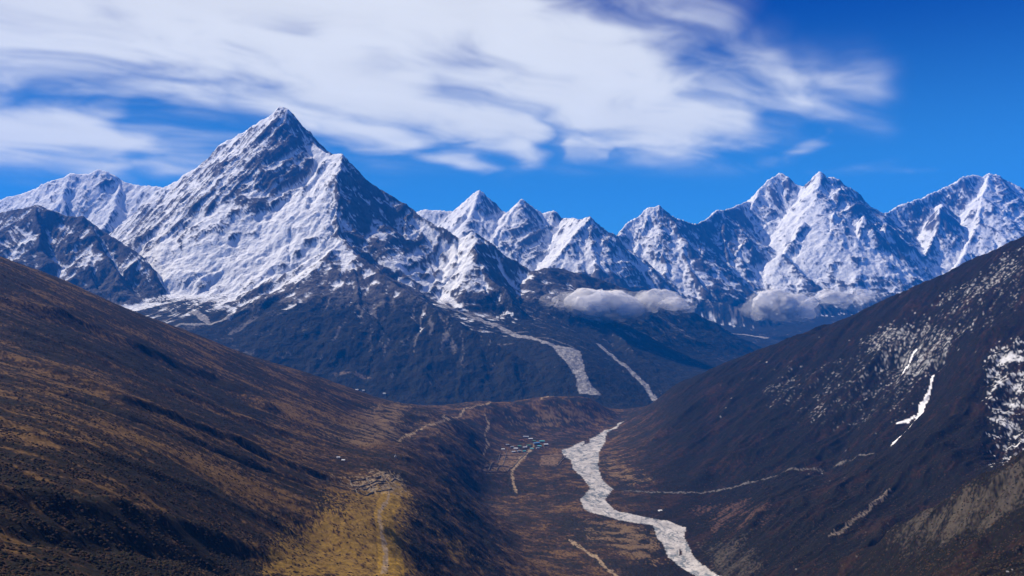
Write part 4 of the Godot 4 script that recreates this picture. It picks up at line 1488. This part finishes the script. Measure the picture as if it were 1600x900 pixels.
func chorten(at: Vector3, m: Material) -> void:
	var t := thing("chorten", "small white stone shrine on the terrace edge beyond the pens", "shrine", at, 0.2)
	var st := begin()
	box(st, Vector3(-2.6, -1.5, -2.6), Vector3(2.6, 1.0, 2.6))
	box(st, Vector3(-2.0, 1.0, -2.0), Vector3(2.0, 1.8, 2.0))
	part("base", st, m, t)
	st = begin()
	var prof := [[1.5, 1.8], [1.7, 2.6], [1.5, 3.4], [0.9, 3.9], [0.6, 4.0]]
	for i in prof.size() - 1:
		for k in 12:
			var a := TAU * k / 12.0
			var b := TAU * (k + 1) / 12.0
			var p0 := Vector3(cos(a) * prof[i][0], prof[i][1], sin(a) * prof[i][0])
			var p1 := Vector3(cos(b) * prof[i][0], prof[i][1], sin(b) * prof[i][0])
			var p2 := Vector3(cos(b) * prof[i + 1][0], prof[i + 1][1], sin(b) * prof[i + 1][0])
			var p3 := Vector3(cos(a) * prof[i + 1][0], prof[i + 1][1], sin(a) * prof[i + 1][0])
			quad(st, p0, p3, p2, p1)
	part("dome", st, m, t)
	st = begin()
	box(st, Vector3(-0.6, 4.0, -0.6), Vector3(0.6, 4.6, 0.6))
	for k in 4:
		var a := TAU * k / 4.0 + PI / 4
		var b := TAU * (k + 1) / 4.0 + PI / 4
		for v in [Vector3(cos(a) * 0.7, 4.6, sin(a) * 0.7), Vector3(0, 6.4, 0), Vector3(cos(b) * 0.7, 4.6, sin(b) * 0.7)]:
			st.add_vertex(v)
	part("spire", st, m, t)

func clump(seed_: int, flat_: float) -> ArrayMesh:
	var rng := RandomNumberGenerator.new()
	rng.seed = seed_
	var st := SurfaceTool.new()
	st.begin(Mesh.PRIMITIVE_TRIANGLES)
	st.set_smooth_group(0)
	var ring := []
	for r in 3:
		var row := []
		for k in 7:
			var a := TAU * k / 7.0
			var rad: float = [1.0, 0.85, 0.4][r] * rng.randf_range(0.75, 1.2)
			row.append(Vector3(cos(a) * rad, [-0.35, 0.45, 0.9][r] * flat_ * rng.randf_range(0.8, 1.2), sin(a) * rad))
		ring.append(row)
	var top := Vector3(0, flat_, 0)
	for k in 7:
		var j := (k + 1) % 7
		for r in 2:
			quad(st, ring[r][k], ring[r + 1][k], ring[r + 1][j], ring[r][j])
		for v in [ring[2][k], top, ring[2][j]]:
			st.add_vertex(v)
	st.generate_normals()
	return st.commit()

func scatter() -> void:
	var rng := RandomNumberGenerator.new()
	rng.seed = 314
	var spots: Array[Transform3D] = []
	var tints := PackedColorArray()
	var rocks: Array[Transform3D] = []
	var greys := PackedColorArray()
	var tries := 0
	while spots.size() < 90000 and tries < 260000:
		tries += 1
		var d := exp(rng.randf_range(log(260.0), log(2700.0)))
		var u := rng.randf_range(-0.66, 0.66)
		var x := u * d
		var z := -d
		var r := clampi(rows_d.bsearch(d), 0, NR - 1)
		var c := clampi(int((u + 0.76) / 1.52 * (COLS - 1.0) + 0.5), 0, COLS - 1)
		var g: int = pass2[r][2][c]
		var pick := nz_f.get_noise_2d(x / 120.0, z / 34.0) + 0.7 * nz_f.get_noise_2d(x / 24.0, z / 24.0)
		if g == 102:
			if rng.randf() < 0.25:
				var q := rng.randf_range(0.4, 1.3)
				rocks.append(Transform3D(Basis.from_euler(Vector3(0, rng.randf() * TAU, 0)).scaled(Vector3(q, q * 0.8, q)), Vector3(x, land_y(x, z), z)))
				var k := rng.randf_range(0.2, 0.5)
				greys.append(Color(k, k * 0.97, k * 0.94))
			continue
		var cov: Color = pass2[r][1][c]
		var bright := cov.r > 0.13
		if bright and rng.randf() < 0.93: continue
		if pick < rng.randf_range(-0.35, 0.35): continue
		var q := rng.randf_range(0.5, 1.5) * (1.0 + 0.5 * sm(900.0, 2500.0, d))
		spots.append(Transform3D(Basis.from_euler(Vector3(0, rng.randf() * TAU, 0)).scaled(Vector3(q, q * rng.randf_range(0.5, 1.0), q * rng.randf_range(0.7, 1.3))), Vector3(x, land_y(x, z), z)))
		var m := rng.randf()
		var tint := Vector3(0.016, 0.017, 0.011).lerp(Vector3(0.05, 0.028, 0.018), m * m)
		tints.append(Color(tint.x, tint.y, tint.z))
	swarm("scrub", "low dark juniper and heather scrub covering the near slopes", "scrub", clump(3, 0.8), spots, tints)
	swarm("boulders", "grey boulders strewn over the gravel river bed", "boulders", clump(8, 0.7), rocks, greys)

func swarm(called: String, label: String, category: String, me: ArrayMesh, at: Array[Transform3D], tints: PackedColorArray) -> void:
	var m := StandardMaterial3D.new()
	m.vertex_color_use_as_albedo = true
	m.roughness = 0.95
	m.metallic_specular = 0.1
	me.surface_set_material(0, m)
	var mm := MultiMesh.new()
	mm.transform_format = MultiMesh.TRANSFORM_3D
	mm.use_colors = true
	mm.mesh = me
	mm.instance_count = at.size()
	for i in at.size():
		mm.set_instance_transform(i, at[i])
		mm.set_instance_color(i, tints[i])
	var o := MultiMeshInstance3D.new()
	o.name = called
	o.multimesh = mm
	o.set_meta("label", label)
	o.set_meta("category", category)
	o.set_meta("kind", "stuff")
	add_child(o)
